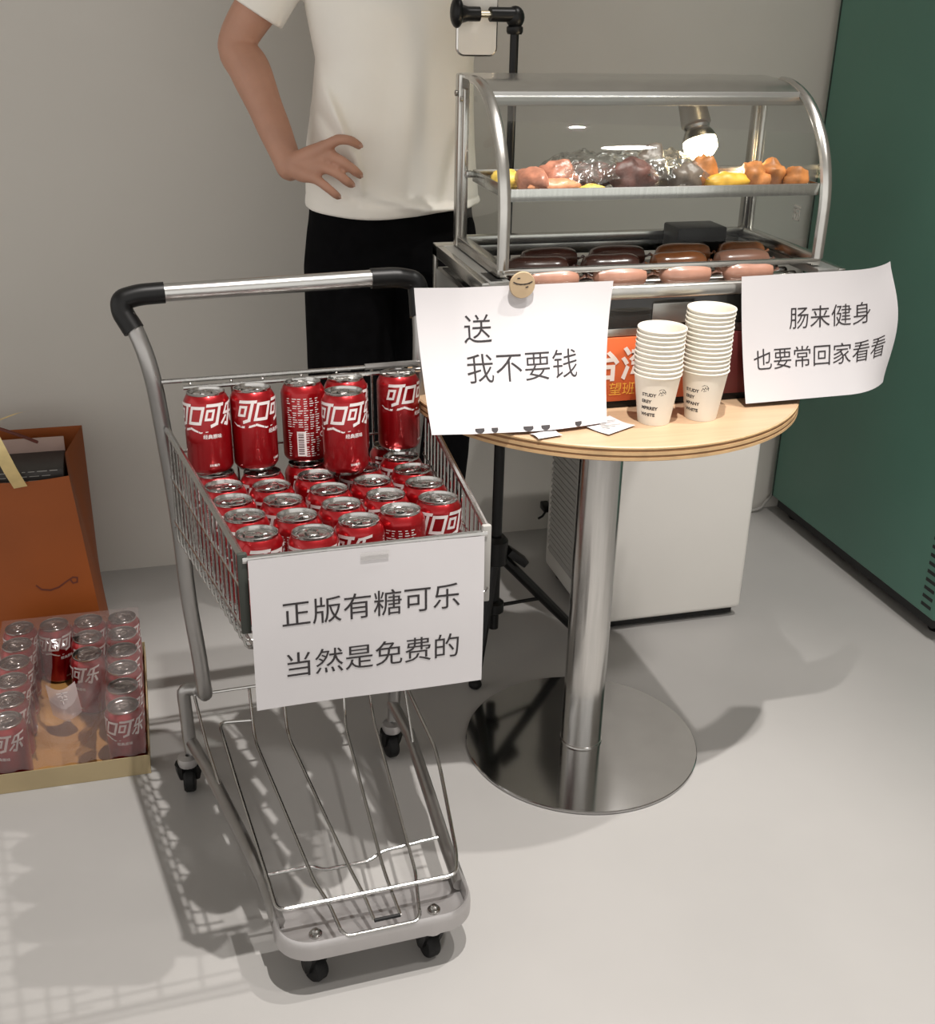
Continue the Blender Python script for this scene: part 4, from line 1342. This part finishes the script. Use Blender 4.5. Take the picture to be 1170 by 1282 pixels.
# legs
for s in (-1, 1):
    hx = .478 + s * .085
    cap_s(body, [(hx, PYC, .90), (hx + s * .004, PYC - .005, .49), (hx + s * .006, PYC + .012, .09)], [.07, .048, .034], 6, 14)
body.v = [Vector(v) - PO for v in body.v]
bme = remeshed(body, 'body', M_skin, .0034, 3)
link('body', bme, per)
for f_ in fingers:
    a, b = f_[2] - PO, f_[3] - PO
    d = (b - a).normalized()
    nl = MB().ball((0, 0, 0), (.0045, .0016, .0058), 10, 8)
    q = Vector((0, 0, 1)).rotation_difference(d)
    nl.v = [q @ Vector(v) + b + d * .003 + Vector((0, -.0070, .002)) for v in nl.v]
    part('fingernail', nl, M_nail, per)
# face details and hair
for s in (-1, 1):
    part('eye', MB().ball((s * .032 + .004, -.106, 1.630), (.012, .008, .007), 12, 8), mat('eye_white', (.8, .78, .74), .2, noise_amt=.02), per)
    part('iris', MB().ball((s * .032 + .004, -.1105, 1.630), (.0058, .0042, .0058), 12, 8), mat('dark_iris', (.02, .012, .008), .2, noise_amt=.1), per)
    part('eyebrow', MB().tube([(.004 + s * .018, -.116, 1.650), (.004 + s * .034, -.115, 1.655), (.004 + s * .05, -.105, 1.651)], [.002, .003, .0015], 8), M_hair, per)
hr = MB().ball((.004, .004, 1.650), (.083, .098, .104), 24, 18)
hr.v = [(v[0], v[1] if not (v[1] < -.06 and v[2] < 1.69) else -.06 + (v[1] + .06) * .1, max(v[2], 1.585 + .0)) for v in hr.v]
part('hair', hr, M_hair, per, True, 60)
# T-shirt
sh = MB()
levels = [(.912, .480, .166, .120), (.935, .479, .166, .122), (.98, .477, .163, .121), (1.03, .476, .159, .120), (1.10, .480, .151, .118), (1.18, .484, .145, .116), (1.27, .482, .160, .118), (1.35, .482, .170, .112), (1.41, .482, .150, .090), (1.445, .482, .095, .065), (1.455, .482, .07, .055)]
ns = 56
vs, fs = [], []
for z, cx, a, b in levels:
    for k in range(ns):
        t = 2 * pi * k / ns
        ct, st = cos(t), sin(t)
        e = .78
        vs.append((cx + a * math.copysign(abs(ct) ** e, ct), PYC + b * math.copysign(abs(st) ** e, st), z))
for i in range(len(levels) - 1):
    for k in range(ns):
        k2 = (k + 1) % ns
        fs.append((i * ns + k, i * ns + k2, (i + 1) * ns + k2, (i + 1) * ns + k))
fs += [tuple(range(ns))[::-1], tuple(range((len(levels) - 1) * ns, len(levels) * ns))]
sh.add(vs, fs)
sl_end = SH.lerp(EL, .74)
cap(sh, [SH + Vector((.05, 0, .0)), SH, SH.lerp(EL, .35), sl_end], [.062, .064, .058, .0535], 20, False)
sl_end2 = SR.lerp(ER, .62)
cap(sh, [SR + Vector((-.05, 0, 0)), SR, SR.lerp(ER, .35), sl_end2], [.072, .078, .077, .078], 20, False)
sh.v = [Vector(v) - PO for v in sh.v]
def crease(p):
    q = p + PO
    if q.y < PYC + .02 and q.z < 1.25:
        d = 0.0
        # folds fanning from the hand up the side seam
        for (x0, z0, x1, z1, am, wd) in ((.325, 1.17, .375, 1.03, .010, .012), (.330, 1.10, .365, 1.045, -.008, .010), (.385, 1.03, .395, .96, .006, .010),
                                         (.40, .945, .60, .915, .009, .012), (.36, .955, .50, .925, -.007, .010), (.58, 1.05, .555, .93, -.006, .014), (.50, 1.2, .47, 1.0, .004, .03)):
            ax_, az = x1 - x0, z1 - z0
            t = max(0, min(1, ((q.x - x0) * ax_ + (q.z - z0) * az) / (ax_ * ax_ + az * az)))
            dist = math.hypot(q.x - x0 - ax_ * t, q.z - z0 - az * t)
            d += am * math.exp(-(dist / wd) ** 2) * sin(pi * (.15 + .7 * t))
        p.y -= d * 2.6
    # hem: wavy lower edge, a stitched ridge above it
    if q.z < .94:
        k = (.94 - q.z) / .03
        p.z += k * (.004 * sin((q.x - .33) * 26 + 2.4) + .016 * max(0, (q.x - .50) / .12))
        p.x += .004 * k * (q.x - .478) / .16
    if abs(q.z - .938) < .0045:
        p.y += .0028 * (1 - abs(q.z - .938) / .0045) * (1 if q.y < PYC else -1)
    return p
tme = remeshed(sh, 'tshirt', M_shirt, .0042, 5, crease)
link('tshirt', tme, per)
# trousers
trs = MB()
vs, fs = [], []
lv = [(.80, .165, .112), (.86, .163, .114), (.94, .155, .110)]
for z, a, b in lv:
    for k in range(40):
        t = 2 * pi * k / 40
        vs.append((.476 + a * math.copysign(abs(cos(t)) ** .8, cos(t)), PYC + b * math.copysign(abs(sin(t)) ** .8, sin(t)), z))
for i in range(2):
    for k in range(40):
        k2 = (k + 1) % 40
        fs.append((i * 40 + k, i * 40 + k2, (i + 1) * 40 + k2, (i + 1) * 40 + k))
fs += [tuple(range(40))[::-1], tuple(range(80, 120))]
trs.add(vs, fs)
for s in (-1, 1):
    hx = .478 + s * .080
    cap(trs, [(hx, PYC, .88), (hx + s * .004, PYC, .80), (hx + s * .008, PYC - .003, .60), (hx + s * .004, PYC, .40), (hx - s * .002, PYC + .008, .20), (hx - s * .002, PYC + .01, .07)],
        [.086, .092, .088, .080, .072, .066], 20, False)
trs.v = [Vector(v) - PO for v in trs.v]
def tcrease(p):
    p.y += .005 * noise.noise(Vector((p.x * 12, 0, p.z * 9)))
    return p
link('trousers', remeshed(trs, 'trousers', M_trouser, .008, 5, tcrease), per)
for s in (-1, 1):
    hx = .478 + s * .08
    sho = MB()
    sho.ball((hx, PYC - .08, .040), (.045, .085, .038), 18, 12)
    sho.ball((hx, PYC + .01, .055), (.040, .060, .050), 18, 12)
    sho.box((hx - .044, PYC - .165, .0), (hx + .044, PYC + .068, .022), .010, 3)
    sho.v = [Vector(v) - PO for v in sho.v]
    link('shoe', remeshed(sho, 'shoe', M_black, .006, 4, lambda p: Vector((p.x, p.y, max(p.z, .001)))), per)
